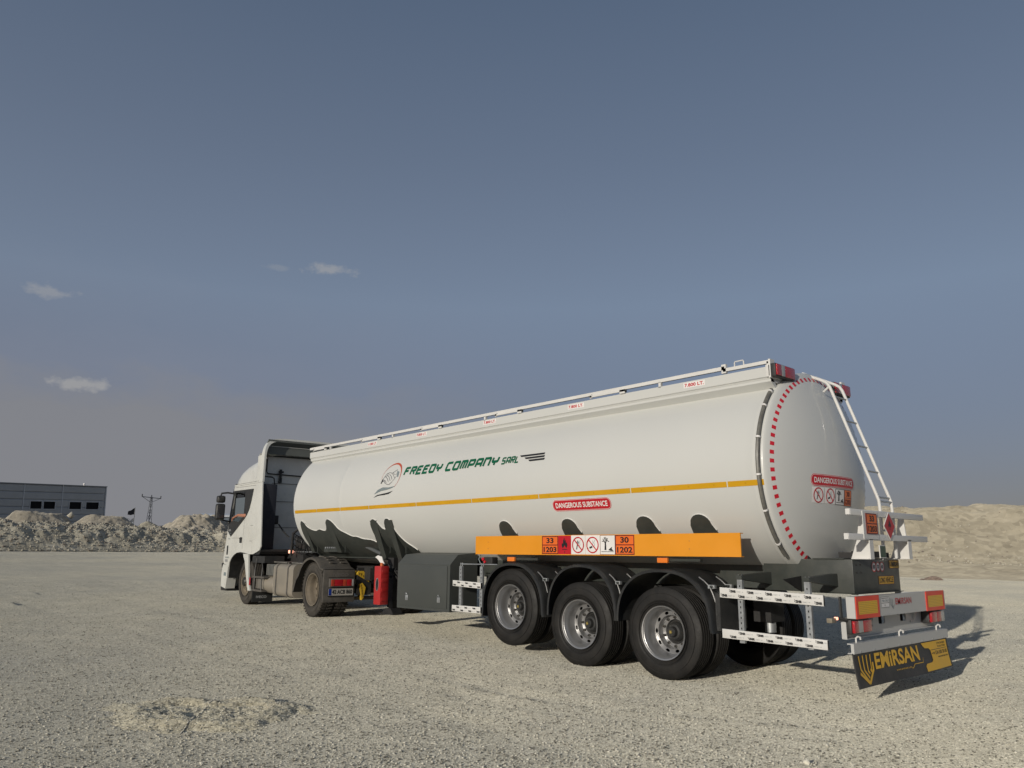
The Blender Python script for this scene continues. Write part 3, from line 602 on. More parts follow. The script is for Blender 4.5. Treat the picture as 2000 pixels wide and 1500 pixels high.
for w0, w1 in WIN:
    f = MB(); 
    for q in ((w0 - .06, w1 + .06, WZ0 - .07, WZ0), (w0 - .06, w1 + .06, WZ1, WZ1 + .07), (w0 - .06, w0, WZ0, WZ1), (w1, w1 + .06, WZ0, WZ1)): f.box(q[0], q[1], 0.035, 0.10, q[2], q[3])
    fo = f.build('window', TRIM, wh, 0); p = MB().box(w0, w1, -0.06, -0.03, WZ0, WZ1)
    p.build('pane', LOUV, fo, 0)
    g = MB(); nl = 7
    for k in range(nl): z = WZ0 + (k + .5) * (WZ1 - WZ0) / nl; g.prism([(-.02, z - .012), (.02, z - .03), (.02, z - .022), (-.02, z - .004)], 'x', w0, w1)
    g.build('louvre', LOUV, fo, 0)
v = MB().lathe([(.08, 0), (.08, .12), (.13, .15), (.12, .25), (.06, .3), (.01, .31)], (2.35, -0.6, HT + .09), 'z', 16); v.build('roof_vent', PWHITE, wh)
# pale shed half hidden by the cab
sh = empty('shed', (124.5, -42.8, 1.6)); sh.rotation_euler = (0, 0, math.atan2(-7.2, -2.9)); tag(sh, 'small pale roofed shed far off, half hidden by the truck mirror', 'shed')
MB().box(.2, 8.6, -3, -0.05, 0, 4.9).build('wall', mat('shed_wall_blue_grey', (.16, .185, .21), 0.7, var=.1), sh, 0)
MB().prism([(0.25, 5.0), (0.25, 5.32), (-1.6, 5.6), (-3.2, 5.3), (-3.2, 5.0)], 'x', .0, 9.0).build('roof', mat('shed_roof_pale', (.62, .64, .66), 0.4), sh, 0)
for x in (.3, 2.6): MB().box(x - .1, x + .1, -.05, .1, 0, 4.95).build('post', TRIM, sh, 0)
# lattice power pylon
pyl = empty('power_pylon', (103.25, -27.5, 1.3)); pyl.rotation_euler = (math.radians(-1), math.radians(1.5), math.atan2(-24.3, 10.1)); tag(pyl, 'lattice power pylon with a crossarm and insulators beyond the gravel heaps', 'pylon')
STL = mat('weathered_steel', (.10, .105, .11), 0.6, metal=0.3); HP = 6.9; m_ = MB()
def leg(sx, sy, z): w = 0.27 * (1 - z / HP) + 0.09; return (sx * w, sy * w, z)
for sx in (-1, 1):
    for sy in (-1, 1): m_.tube([leg(sx, sy, 0), leg(sx, sy, HP)], 0.020, 5)
for k in range(9):
    z0, z1 = HP * k / 9, HP * (k + 1) / 9
    for sy in (-1, 1): m_.tube([leg(-1, sy, z0), leg(1, sy, z1)], .013, 4); m_.tube([leg(1, sy, z0), leg(-1, sy, z1)], .013, 4)
    for sx in (-1, 1): m_.tube([leg(sx, -1, z0), leg(sx, 1, z1)], .013, 4); m_.tube([leg(sx, 1, z0), leg(sx, -1, z1)], .013, 4)
m_.build('lattice_mast', STL, pyl, 0)
m_ = MB(); m_.tube([(-1.55, 0, HP - .1), (1.55, 0, HP - .1)], .045, 5); m_.tube([(-1.4, 0, HP - .12), (0, 0, HP - .75), (1.4, 0, HP - .12)], .03, 4); m_.build('crossarm', STL, pyl, 0)
for x in (-1.5, 0, 1.5): MB().lathe([(.02, 0), (.07, .05), (.03, .1), (.08, .16), (.03, .22), (.07, .28), (.01, .34)], (x, 0, HP - .08), 'z', 10).build('insulator', DARK, pyl)
# flags on a pole, shrub
fl = empty('flag_pole', (89.5, -21.3, 1.6)); fl.rotation_euler = (0, math.radians(1.5), 0); tag(fl, 'thin pole with a dark and a white flag beside the pylon', 'flag pole')
MB().tube([(0, 0, 0), (0, 0, 4.45)], .035, 6).build('pole', STL, fl)
def cloth(z, w, h, m_): 
    X, Z = np.meshgrid(np.linspace(0, 1, 10), np.linspace(0, 1, 6), indexing='ij')
    return grid_mesh('flag', -0.15 * X * w + .03, X * w, z - Z * h * (1 - .5 * X) - X * .45 + 0.03 * np.sin(X * 9), m_, fl)
cloth(4.4, .75, .75, mat('flag_dark', (.02, .02, .025), .9)); cloth(3.3, .5, .45, mat('flag_white', (.5, .5, .5), .9))
def shrub(name, c, n, r, h, label, col, seed):
    g = np.random.default_rng(seed); e = empty(name, c); tag(e, label, 'shrub'); t = MB(); leafs = MB()
    for k in range(9):
        a = g.random() * 6.28; q = (math.cos(a) * r * g.random(), math.sin(a) * r * g.random(), h * (.5 + .5 * g.random())); t.tube([(0, 0, 0), (q[0] * .4, q[1] * .4, q[2] * .55), q], [.03, .02, .008], 4)
        for _ in range(n):
            p = np.array(q) * (.45 + .55 * g.random()) + g.normal(0, .09, 3); d = g.normal(0, 1, 3); d /= np.linalg.norm(d); u = np.cross(d, (0, 0, 1)); u /= np.linalg.norm(u) + 1e-6; s = .05 + .05 * g.random()
            leafs.add([p, p + d * s + u * s * .4, p + d * s * 2, p + d * s - u * s * .4], [(0, 1, 2, 3)])
    t.build('stem', mat('bark', (.08, .06, .045), .9), e); leafs.build('foliage', mat('shrub_leaves_' + name, col, .8, var=.3), e, 0)
shrub('shrub', (70.7, -14.5, 2.9), 30, .55, 1.35, 'small dark shrub on the bank left of the flag pole', (.05, .06, .04), 3)
# far house and bush over the right bank
fh = empty('house', (13.2, -64.5, 3.0)); fh.rotation_euler = (0, 0, 0.25); tag(fh, 'small white house just showing over the crest of the right bank', 'house')
MB().box(-2.4, 1.3, -3, 0, 0, 2.15).build('wall', PWHITE, fh, 0); MB().box(-2.6, -0.6, -3.1, .1, 2.15, 2.45).build('roof', mat('house_roof', (.45, .42, .4), .7), fh, 0)
for x in (-1.9, -.7, .6): MB().box(x - .2, x + .2, -.02, .05, 1.2, 1.8).build('window', LOUV, fh, 0)
shrub('bush', (14.6, -62.5, 4.0), 60, .6, 1.1, 'dark green bush at the crest of the right bank beside the house', (.035, .055, .025), 6)

# ================================================================== tank trailer
TR = empty('tank_trailer', (0, 0, 0)); tag(TR, 'long white tank semi-trailer with three axles and an orange side panel', 'tank trailer')
TA, TB, TC = 1.245, 1.20, 2.38           # half width, half height, centre height
X0, X1 = -1.42, 9.08
def ty(z, off=0.0):
    q = 1 - ((z - TC) / (TB + off)) ** 2; return (TA + off) * math.sqrt(max(q, 0.0))
def hx(y, z):                             # rear head surface
    r = min(1.0, math.hypot(y / TA, (z - TC) / TB)); return X0 - (0.26 * (1 - r * r) + 0.04 * (1 - r ** 8) ** 0.5)
st = []
for i in range(17):
    r = i / 16; r = 1 - (1 - r) ** 1.8; st.append((X0 - (0.26 * (1 - r * r) + 0.04 * (1 - r ** 8) ** 0.5), r))
seams = [-1.30, 7.32]; xs = [X0 + .03] + list(np.arange(-1.2, 9.1, 0.35)) + [X1 - .03]
for s_ in seams: xs += [s_ - .012, s_ - .004, s_ + .004, s_ + .012]
for x in sorted(xs): st.append((x, 1.0 + (0.0012 if any(abs(abs(x - s_) - .004) < 1e-6 for s_ in seams) else 0)))
for i in range(17):
    r = 1 - (i / 16) ** 1.8; st.append((X1 + (0.26 * (1 - r * r) + 0.04 * (1 - r ** 8) ** 0.5), max(r, 0)))
na = 128; tv = []; 
for x, r in st:
    fr = max(0, min(1, (x - 7.32) / 1.8)) * 0.035     # the front section tapers slightly from below
    for k in range(na):
        a = 2 * PI * k / na; z = math.sin(a); tv.append((x, TA * r * math.cos(a), TC + TB * r * z * (1 - (fr if z < 0 else 0))))
tf = [(i * na + k, i * na + (k + 1) % na, (i + 1) * na + (k + 1) % na, (i + 1) * na + k) for i in range(len(st) - 1) for k in range(na)]
mb = MB().add(tv, tf); tank = mb.build('tank', WHITE, TR, 40)
def onT(u, v, h): return (u, ty(v, 0.0035 + h), v)                # print laid on the left flank: u = X, v = Z
def mT(x): return -x
def TD(name, d, parent=tank, step=0.05): return d.build(name, parent, lambda u, v, h: (-u, ty(v, 0.0025 + h), v), step)   # u = -X so text reads from the left
# yellow tape in lengths with white joints
joints = [9.03, 8.15, 7.28, 6.31, 4.89, 3.47, 2.02, 0.40, -0.97, -1.43]
for a, b in zip(joints[:-1], joints[1:]):
    d = Decal(); d.rect(-a + .008, 2.163, -b - .008, 2.225, YTAPE, 1); nn = max(1, int((a - b) / .33))
    for k in range(nn):
        cx = -a + (k + .5) * (a - b) / nn; d.ring(cx, 2.193, .009, .009, .003, mat('tape_mark', (.40, .19, .008), .5), 2, 8)
    TD('reflective_stripe', d, tank, 0.02)
# lettering and emblem
d = Decal(); d.techno('FREEDY', -5.335, 2.688, -4.30, 2.845, GREEN, .039); TD('company_lettering', d, tank, 0.04); d = Decal(); d.techno('COMPANY', -4.19, 2.688, -2.93, 2.845, GREEN, .039); TD('company_lettering', d, tank, 0.04); d = Decal(); d.techno('SARL', -2.85, 2.70, -2.47, 2.81, GREEN, .023); TD('company_lettering', d, tank, 0.04)
for k, (a, b, z) in enumerate(((-2.47, -1.955, 2.797), (-2.36, -1.945, 2.757), (-2.27, -1.935, 2.717))): d = Decal(); d.poly([(a, z + .012), (a + .035, z - .014), (b - .01, z - .012), (b, z + .014)], PBLACK, 2); TD('speed_bar', d, tank, 0.04)
d = Decal(); RO = mat('emblem_red_orange', (.52, .09, .04), .4)
pts = []; ws = []
for i in range(41):
    a = math.radians(188 - i * 6.0); pts.append((-5.69 + .275 * math.cos(a) + .02 * math.sin(a), 2.70 + .235 * math.sin(a))); ws.append(.004 + .030 * math.exp(-((i - 21) / 9.0) ** 2))
for i in range(40):
    for q in stroke([pts[i], pts[i + 1]], [ws[i], ws[i + 1]]): d.poly(q, RO, 2 + (i % 4) * .1)
d.poly([(-6.13, 2.415), (-6.02, 2.49), (-5.88, 2.525), (-5.70, 2.515), (-5.50, 2.53), (-5.62, 2.495), (-5.76, 2.475), (-5.92, 2.465)], GREY, 2)
d.poly([(-6.15, 2.355), (-6.03, 2.40), (-5.88, 2.412), (-5.72, 2.425), (-5.56, 2.45), (-5.68, 2.402), (-5.84, 2.388), (-6.0, 2.385)], PBLACK, 2)
# clasped hands in pen strokes
d.poly([(-5.55, 2.80), (-5.48, 2.775), (-5.475, 2.68), (-5.52, 2.70)], GREY, 2)
for p, w in (([(-5.95, 2.62), (-5.90, 2.70), (-5.84, 2.765), (-5.76, 2.78), (-5.68, 2.765), (-5.60, 2.80), (-5.55, 2.82)], .007), ([(-5.95, 2.61), (-5.88, 2.645), (-5.84, 2.60), (-5.78, 2.575), (-5.70, 2.565), (-5.64, 2.60)], .009),
             ([(-5.64, 2.60), (-5.58, 2.65), (-5.53, 2.70)], .006), ([(-5.88, 2.72), (-5.80, 2.68), (-5.74, 2.62)], .009), ([(-5.82, 2.74), (-5.75, 2.70), (-5.69, 2.63)], .008), ([(-5.76, 2.75), (-5.69, 2.71), (-5.64, 2.65)], .008),
             ([(-5.70, 2.76), (-5.64, 2.735), (-5.57, 2.67)], .007), ([(-5.90, 2.66), (-5.84, 2.64), (-5.80, 2.60)], .009), ([(-5.80, 2.77), (-5.82, 2.73), (-5.86, 2.70)], .006), ([(-5.66, 2.78), (-5.62, 2.74), (-5.56, 2.735), (-5.53, 2.76)], .005)):
    d.line(p, w, mat('emblem_pen_grey', (.13, .13, .14), .6), 3)
d.poly([(-5.97, 2.60), (-5.93, 2.68), (-5.91, 2.655), (-5.945, 2.59)], PBLACK, 3)
TD('handshake_emblem', d, tank, 0.04)
d = Decal(); danger(d, -1.258, 2.055, 1.03, .150); TD('danger_label', d, tank, 0.03)
# rear head: red marks, warnings
def onH(y, z, h):
    e = 0.004; s = hx(y, z); n = Vector((-1, -(hx(y + e, z) - s) / e * -1, -(hx(y, z + e) - s) / e * -1)); n = Vector((-1, (hx(y + e, z) - s) / e, (hx(y, z + e) - s) / e)).normalized(); return tuple(Vector((s, y, z)) + n * (h + .002))
nd = 72; 
for k in range(nd):
    a = 2 * PI * (k + .5) / nd; r = 0.925; cy, cz = TA * r * math.cos(a), TC + TB * r * math.sin(a)
    if math.sin(a) < -0.93: continue
    da = .0225 / 1.15; q = []
    for rr_, aa in ((r - .019, a - da), (r - .019, a + da), (r + .019, a + da), (r + .019, a - da)): q.append(onH(TA * rr_ * math.cos(aa), TC + TB * rr_ * math.sin(aa), .001))
    MB().add(q, [(0, 1, 2, 3)]).build('reflector_patch', REDREF, tank, 0)
def HD(name, d): return d.build(name, tank, lambda u, v, h: onH(-u, v, h), 0.06, 0.06)   # u = -Y
d = Decal(); danger(d, -.155, 2.25, .95, .135); HD('danger_label', d)
d = Decal()
for k, u0 in enumerate((-.61, -.385)): d.rect(u0, 1.995, u0 + .215, 2.17, PWHITE, 1); no_smoking(d, u0 + .108, 2.083, .085, k, 2); 
d.rect(-.165, 1.99, .045, 2.17, PWHITE, 1); d.frame(-.165, 1.99, .045, 2.17, .005, PBLACK, 2); dead_tree(d, -.16, 1.995, .04, 2.165, 3)
d.rect(.05, 1.985, .245, 2.17, PLORG, 1); d.frame(.05, 1.985, .245, 2.17, .006, DKRED, 2); d.rect(.05, 2.074, .245, 2.08, DKRED, 2.2); d.text('30', .105, 2.093, .19, 2.152, DKRED, 3); d.text('1202', .07, 2.003, .225, 2.062, DKRED, 3)
HD('warning_plate', d)
for y in (-.10, -.27):   # thin seam drips and the conduit down the head
    pass
# drain hose at the rear shoulder, with white clips
pa = [(-1.385, ty(z, .03) if z > 1.3 else ty(z, .03), z) for z in np.linspace(3.27, 1.42, 26)]
hose = MB().tube(pa, .023, 10).build('drain_hose', mat('hose_grey_rubber', (.095, .095, .085), .4, var=.3, vscale=8, dirt=(DUSTC, .35, 14)), TR)
for z in (3.24, 3.06, 2.69, 2.28, 1.90, 1.55):
    y = ty(z, .03); s = (ty(z + .01, .03) - ty(z - .01, .03)) / .02; t = Vector((0, s, 1)).normalized(); c = Vector((-1.385, y, z)); MB().cyl(c - t * .011, c + t * .008, .028, 14).build('hose_clip', PWHITE, hose)
MB().box(-1.42, -1.35, .60, .64, 1.36, 1.43, bev=.01).build('drain_valve', DARK, TR)
# --- top coaming and rails; everything up there falls slightly toward the front
def zt(x): return -.0095 * (x + 1.12)
def sloped(mb_):
    mb_.v = [(x, y, z + zt(x)) for x, y, z in mb_.v]; return mb_
for sgn in (1, -1):
    pr = [(.93, 3.53), (.93, 3.415), (.915, 3.405), (.905, 3.385), (.905, 3.36), (.80, 3.285), (.76, 3.30), (.86, 3.40), (.905, 3.44), (.905, 3.53)]
    co_ = sloped(MB().prism([(sgn * y, z) for y, z in pr], 'x', -1.40, 9.10)).build('side_coaming', WHITE, TR, 25)
    cdl = Decal()
    if sgn > 0:
        for x, z, s_ in ((-.39, 3.475, '7.800 LT.'), (1.58, 3.455, '7.800 LT.'), (3.42, 3.44, '7.800 LT.'), (5.21, 3.425, '7.800 LT.'), (6.75, 3.405, '11.800 LT.')):
            cdl = Decal(); cdl.rect(-x - .155, z - .034, -x + .155, z + .034, PWHITE, 1); cdl.text(s_, -x - .14, z - .022, -x + .14, z + .022, RED, 2, .03); cdl.build('capacity_label', co_, lambda u, v, h: (-u, .9305 + h, v))
    rail = MB(); y0, y1 = sgn * .89, sgn * .93
    rail.box(-.82, 9.12, y0, y1, 3.585, 3.63); rail.box(-1.40, -.80, y0, y1, 3.565, 3.605)
    sloped(rail).build('guard_rail', WHITE2, TR, 0)
    for x in (-1.39, .13, 3.54, 6.10, 8.3): sloped(MB().box(x - .018, x + .018, y0, y1, 3.52, 3.59)).build('rail_post', WHITE2, TR, 0)
    sloped(MB().box(-.84, -.78, y0, y1, 3.545, 3.655)).build('rail_joint', WHITE2, TR, 0)
    for a, b in ((1.30, .68), (3.27, 2.67), (5.22, 4.62), (7.12, 6.46), (8.95, 8.40)):
        q = MB(); yy0, yy1 = sgn * .932, sgn * .955; q.box(b, a, yy0, yy1, 3.555, 3.582); q.box(a - .035, a, yy0, yy1, 3.545, 3.60); q.box(b, b + .09, yy0, yy1, 3.53, 3.585); sloped(q).build('folding_handrail', WHITE2, TR, 0)
        sloped(MB().box(b - .012, b, sgn * .925, sgn * .957, 3.54, 3.58)).build('rubber_stop', CHAS, TR, 0)
    sloped(MB().tube([(-1.07, sgn * .91, 3.60), (-1.07, sgn * .91, 3.655), (-1.06, sgn * .91, 3.665), (-.96, sgn * .91, 3.665), (-.95, sgn * .91, 3.655), (-.95, sgn * .91, 3.60)], .008, 6)).build('grab_handle', WHITE2, TR)
    sloped(MB().box(-1.425, -1.40, sgn * .85, sgn * .945, 3.395, 3.612)).build('rail_end_plate', WHITE2, TR, 0)
    # high rear lamps
    l0, l1 = .505, .945
    MB().box(-1.42, -1.36, sgn * l0, sgn * l1, 3.41, 3.555, bev=.01).build('lamp_bracket', WHITE2, TR)
    hs = MB().box(-1.485, -1.42, sgn * l0, sgn * l1, 3.405, 3.56, bev=.012).build('top_tail_lamp', BLACK, TR)
    w = (l1 - l0); a0 = l1 if sgn > 0 else -l0
    for p0, p1, m_ in ((0.03, .27, LENSR), (.275, .45, LENSW), (.455, .97, LENSR)): MB().box(-1.50, -1.478, a0 - w * p0, a0 - w * p1, 3.42, 3.548, bev=.006).build('lens', m_, hs)
sloped(MB().box(-1.2, 9.0, -.80, .80, 3.50, 3.515)).build('walkway', mat('walkway_grey', (.3, .3, .3), .6, bump=.3), TR, 0)
for x in (-.95, 1.0, 3.0, 5.0, 7.0): sloped(MB().lathe([(.30, 0), (.30, .10), (.27, .125), (.15, .15), (.01, .155)], (x, 0, 3.505), 'z', 28)).build('manhole_cover', WHITE2, TR)
MB().box(-1.40, -1.36, -.90, .90, 3.36, 3.47).build('end_board', WHITE2, TR, 0)
# --- ladder at the back
for y in (0.0, -.33):
    p = [(-1.33, y, 3.605), (-1.58, y, 3.475), (-1.63, y, 3.44), (-1.66, y, 3.39)] + [(-1.66 - .43 * t, y, 3.39 - 1.28 * t) for t in (.25, .5, .75, 1)] + [(-2.115, y, 2.03), (-2.12, y, 1.95), (-2.12, y, 1.40)]
    MB().tube(p, .018, 10).build('ladder_rail', WHITE2, TR)
for k in range(7):
    t = k / 5.0
    if k < 5: x, z = -1.70 - .43 * (k * .235), 3.27 - 1.28 * (k * .235)
    else: x, z = -2.12, (2.02, 1.70)[k - 5]
    MB().cyl((x, 0, z), (x, -.33, z), .011, 8).build('rung', GALV, TR)
MB().tube([(-1.66, 0, 3.40), (-1.58, .0, 3.34)], .012, 6).build('ladder_stay', WHITE2, TR)
# --- chassis
ch = MB(); ch.box(-2.0, 5.3, .50, .56, 1.05, 1.385); ch.box(-2.0, 5.3, -.56, -.50, 1.05, 1.385)
ch.build('frame_rail', CHAS, TR, 0)
MB().box(-2.03, -1.0, -.60, .60, 1.035, 1.385, bev=.006).build('rear_frame_box', CHAS, TR)
MB().box(-2.06, -1.55, -.61, .61, 1.028, 1.034).build('frame_flange', CHAS, TR, 0)
MB().box(-1.95, -1.60, -.62, .62, 1.386, 1.396).build('tank_support_plate', CHAS, TR, 0)
MB().box(-1.40, 5.25, .55, .70, 1.392, 1.402).box(-1.40, 5.25, -.70, -.55, 1.392, 1.402).build('tank_skirt', WHITE2, TR, 0)
MB().box(-1.5, 5.2, -.52, .52, 1.387, 1.43).build('frame_top_plate', DARK, TR, 0)
MB().box(-2.02, -1.98, -.30, .50, 1.40, 1.47).box(-1.98, -1.75, -.48, .3, 1.40, 1.46).build('rear_conduit', DARK, TR, 0)
# neck: frame under the front of the tank
nk = MB()
for s in (1, -1): nk.prism([(5.2, 1.06), (5.2, 1.40), (5.6, 1.44), (9.2, 1.46), (9.25, 1.30), (6.6, 1.30), (6.1, 1.22), (5.8, 1.06)], 'y', s * .44, s * .50)
nk.build('neck_rail', CHAS, TR, 0); MB().box(7.0, 9.2, -.50, .50, 1.285, 1.30).box(7.4, 9.3, -.6, .6, 1.45, 1.47).build('coupling_plate', DARK, TR, 0)
MB().box(5.32, 9.0, .60, .63, 1.29, 1.44).box(5.32, 9.0, -.63, -.60, 1.29, 1.44).box(5.3, 9.1, -.7, .7, 1.30, 1.31).build('neck_side_plate', CHAS, TR, 0)
MB().lathe([(.05, 0), (.05, -.12), (.035, -.12), (.035, -.16)], (8.45, 0, 1.29), 'z', 16).build('kingpin', HUB, TR)
for x in (-1.0, .65, 1.95, 3.3, 4.6): MB().box(x - .05, x + .05, -.5, .5, 1.1, 1.3).build('crossmember', CHAS, TR, 0)
# cradle plates that wrap up the flank, and their ribs
def cr(pts, n=5, keep=2):
    """rounds the upper outline of a plate with a smooth curve, keeping the last points square"""
    o = [pts[0]]
    for i in range(len(pts) - 1):
        p0, p1, p2, p3 = pts[max(i - 1, 0)], pts[i], pts[i + 1], pts[min(i + 2, len(pts) - 1)]
        if i < keep - 1 or i >= len(pts) - keep: o.append(p2); continue
        for k in range(1, n + 1):
            t = k / n; o.append(tuple(.5 * (2 * p1[a] + (p2[a] - p0[a]) * t + (2 * p0[a] - 5 * p1[a] + 4 * p2[a] - p3[a]) * t * t + (3 * p1[a] - p0[a] - 3 * p2[a] + p3[a]) * t ** 3) for a in (0, 1)))
    return o
def skin(name, pts, off=.012, zmin=1.36, m_=CHAS, flat=None):
    d = Decal(); d.poly([(-x, z) for x, z in pts], m_, 1); dk = Decal()
    o = d.build(name, TR, lambda u, v, h: (-u, max(ty(v, off), flat or 0), v), .03)
    sol = o.modifiers.new('t', 'SOLIDIFY'); sol.thickness = .010; sol.offset = 0; return o
def edge_bead(pts): MB().tube([(x, ty(z, .006), z) for x, z in pts], .011, 6).build('weld_bead', WHITE2, TR)
c1 = [(8.93, 1.31), (8.90, 1.75), (8.86, 1.95), (8.80, 2.01), (8.72, 1.98), (8.64, 1.90), (8.50, 1.84), (8.34, 1.815), (8.26, 1.83), (8.18, 1.84), (8.06, 1.815), (7.96, 1.82), (7.90, 1.88), (7.87, 1.97), (7.80, 2.02), (7.70, 2.00), (7.60, 1.94), (7.48, 1.83), (7.30, 1.76), (7.12, 1.70), (6.98, 1.69), (6.80, 1.65), (6.44, 1.59), (6.42, 1.31)]
c1 = cr(c1); skin('cradle_plate', c1, flat=.62); edge_bead([p for p in c1 if p[1] > 1.56])
c2 = [(6.36, 1.29), (6.36, 1.80), (6.34, 1.92), (6.26, 1.985), (6.16, 1.96), (6.06, 1.86), (5.99, 1.80), (5.94, 1.81), (5.90, 1.93), (5.83, 1.985), (5.73, 1.96), (5.66, 1.78), (5.54, 1.60), (5.38, 1.46), (5.36, 1.29)]
c2 = cr(c2); skin('cradle_plate', c2, flat=.62); edge_bead([p for p in c2[:len(c2) // 2] if p[1] > 1.82] + [p for p in c2[len(c2) // 2:] if p[1] > 1.46])
for xa, xb, zb in ((8.86, 8.68, 1.40), (7.88, 7.66, 1.40), (6.33, 6.13, 1.28), (5.84, 5.66, 1.28)):
    r_ = MB(); xm = (xa + xb) / 2; n_ = 8; vs = []
    for i in range(n_ + 1):
        t = i / n_; z = 1.96 + (zb - 1.96) * t; yo = ty(1.96, .02) + (.90 - ty(1.96, .02)) * t; yo = max(yo, ty(z, .02)) if z > 1.55 else yo; yi = min(yo - .03, max(ty(z, .0), .55)) if z > 1.5 else .62; w = (xa - xb) / 2 * (1 - .35 * t)
        vs += [(xm + w, yo, z), (xm - w, yo, z), (xm - w + .01, yi, z), (xm + w - .01, yi, z)]
    r_.add(vs, [(i * 4 + a, i * 4 + (a + 1) % 4, i * 4 + 4 + (a + 1) % 4, i * 4 + 4 + a) for i in range(n_) for a in range(4)] + [(0, 1, 2, 3), tuple(n_ * 4 + a for a in (3, 2, 1, 0))]).build('cradle_rib', CHAS, TR, 20)
pl = MB().box(8.42, 7.74, .84, .87, 1.41, 1.60).build('connector_bracket', CHAS, TR, 0)
for k in range(6): MB().cyl((8.28 - k * .08, .87, 1.49), (8.28 - k * .08, .92, 1.49), .018, 10).build('air_coupling', GALV, pl)
MB().box(8.66, 8.0, .80, .82, 1.66, 1.675).build('gusset', CHAS, TR, 0)
for x in (8.62, 7.58, 6.08, 5.60): MB().box(x - .008, x + .008, .74, .90, 1.40, 1.68).build('gusset', CHAS, TR, 0)
MB().tube([(7.60, .84, 1.54), (7.15, .84, 1.54), (6.95, .84, 1.52), (6.42, .84, 1.38)], .035, 12).build('storage_tube', mat('tube_grey', (.10, .105, .105), .4), TR)
MB().cyl((7.75, .7, 1.40), (6.6, .7, 1.40), .012, 6).build('air_line', DARK, TR)
# the same cradles on the far flank, simplified
for pts in (c1, c2):
    d = Decal(); d.poly([(-x, z) for x, z in pts], CHAS, 1); o = d.build('cradle_plate', TR, lambda u, v, h: (-u, -max(ty(v, .012), .76), v), .05)
# four stub plates above the axles
for x in (2.83, 1.56, .28, -.52):
    p = [(x + .17, 1.40), (x + .16, 1.76)] + [(x + .01 + .14 * math.cos(math.radians(a)), 1.765 + .115 * math.sin(math.radians(a))) for a in range(10, 181, 17)] + [(x - .16, 1.70), (x - .22, 1.40)]
    skin('stub_plate', p, m_=CHAS); edge_bead(p[1:-1])
# --- orange side panel with its placards
pn = MB(); pn.box(-1.11, 3.335, 1.235, 1.25, 1.40, 1.66); pn.box(-1.11, 3.335, 1.19, 1.235, 1.650, 1.66); pn.box(-1.11, 3.335, 1.19, 1.235, 1.40, 1.408)
panel = pn.build('side_panel', ORANGE, TR, 0)
for x in (3.05, 1.1, -.45):
    for z in (1.575, 1.485): MB().cyl((x, 1.25, z), (x, 1.254, z), .008, 8).build('rivet', mat('rivet_orange', (.6, .28, .06), .5, metal=.3), panel)
    MB().box(x - .03, x + .03, .55, 1.232, 1.42, 1.46).build('panel_arm', CHAS, TR, 0)
def PD(name, d): return d.build(name, panel, lambda u, v, h: (-u, 1.2505 + h, v))
d = Decal(); un_plate(d, -1.935, 1.412, -1.632, 1.650, '33', '1203'); PD('hazard_plate', d)
d = Decal(); d.rect(-1.630, 1.412, -1.397, 1.652, RED, 1); flame(d, -1.513, 1.550, .13, PBLACK); d.text('3', -1.522, 1.428, -1.504, 1.455, PBLACK, 2); PD('flammable_placard', d)
d = Decal(); d.rect(-1.395, 1.412, -1.148, 1.654, PWHITE, 1); no_smoking(d, -1.272, 1.531, .104, 0); PD('no_fire_placard', d)
d = Decal(); d.rect(-1.145, 1.412, -.898, 1.654, PWHITE, 1); no_smoking(d, -1.022, 1.531, .104, 1); PD('no_smoking_placard', d)
d = Decal(); d.rect(-.894, 1.412, -.650, 1.652, PWHITE, 1); d.frame(-.894, 1.412, -.650, 1.652, .004, PBLACK, 2); dead_tree(d, -.885, 1.418, -.66, 1.645); PD('environment_placard', d)
d = Decal(); un_plate(d, -.648, 1.412, -.347, 1.652, '30', '1202'); PD('hazard_plate', d)
# --- rear underride beam, lamps, flap
bm_ = MB(); bm_.box(-2.285, -2.273, -1.19, 1.19, .825, 1.03); bm_.box(-2.273, -2.20, -1.19, 1.19, 1.022, 1.03); bm_.box(-2.273, -2.20, -1.19, 1.19, .825, .833); bm_.box(-2.273, -2.20, 1.182, 1.19, .833, 1.022)
beam = bm_.build('rear_beam', mat('beam_silver_paint', (.50, .50, .48), .38, var=.04, coat=.2), TR, 0)
BEAMW = beam.data.materials[0]
def RD(name, d, x, parent): return d.build(name, parent, lambda u, v, h: (x - h, -u, v))
for u0, u1 in ((-1.175, -.64), (.61, 1.15)):
    mk = MB().box(-2.292, -2.2855, -u1, -u0, .822, 1.035).build('marker_board', BRDR, TR, 0)
    d = Decal(); d.rect(u0 + .05, .862, u1 - .05, .985, BRDY, 1)
    for k in range(7): d.rect(u0 + .06, .872 + k * .0165, u1 - .06, .8745 + k * .0165, mat('board_line', (.42, .18, .02), .5), 2)
    RD('reflective_field', d, -2.292, mk)
d = Decal(); d.rect(-.585, .905, -.385, 1.012, PWHITE, 1); d.frame(-.585, .905, -.385, 1.012, .003, PBLACK, 2); d.rect(-.57, .995, -.40, 1.0, PBLACK, 2); d.text('TSE 2021', -.57, .962, -.40, .984, GREY, 2); d.rect(-.585, .948, -.385, .952, PBLACK, 2); d.rect(-.50, .918, -.49, .936, PBLACK, 2); RD('type_plate', d, -2.2855, beam)
d = Decal()
for k in range(3): d.line([(-.36 + k * .03, .99 - k * .004), (-.345 + k * .02, .93 - k * .012), (-.29, .885 + .014 * k)], .007, LGREY if k == 1 else GREY, 2)
d.line([(-.29, .885), (-.255, .93)], .008, LGREY, 2); d.text('EMiRSAN', -.225, .925, .195, .99, RED, 2, .012); d.text('EMiRSAN', -.205, .918, .205, .981, LGREY, 1, .012); RD('maker_lettering', d, -2.2855, beam)
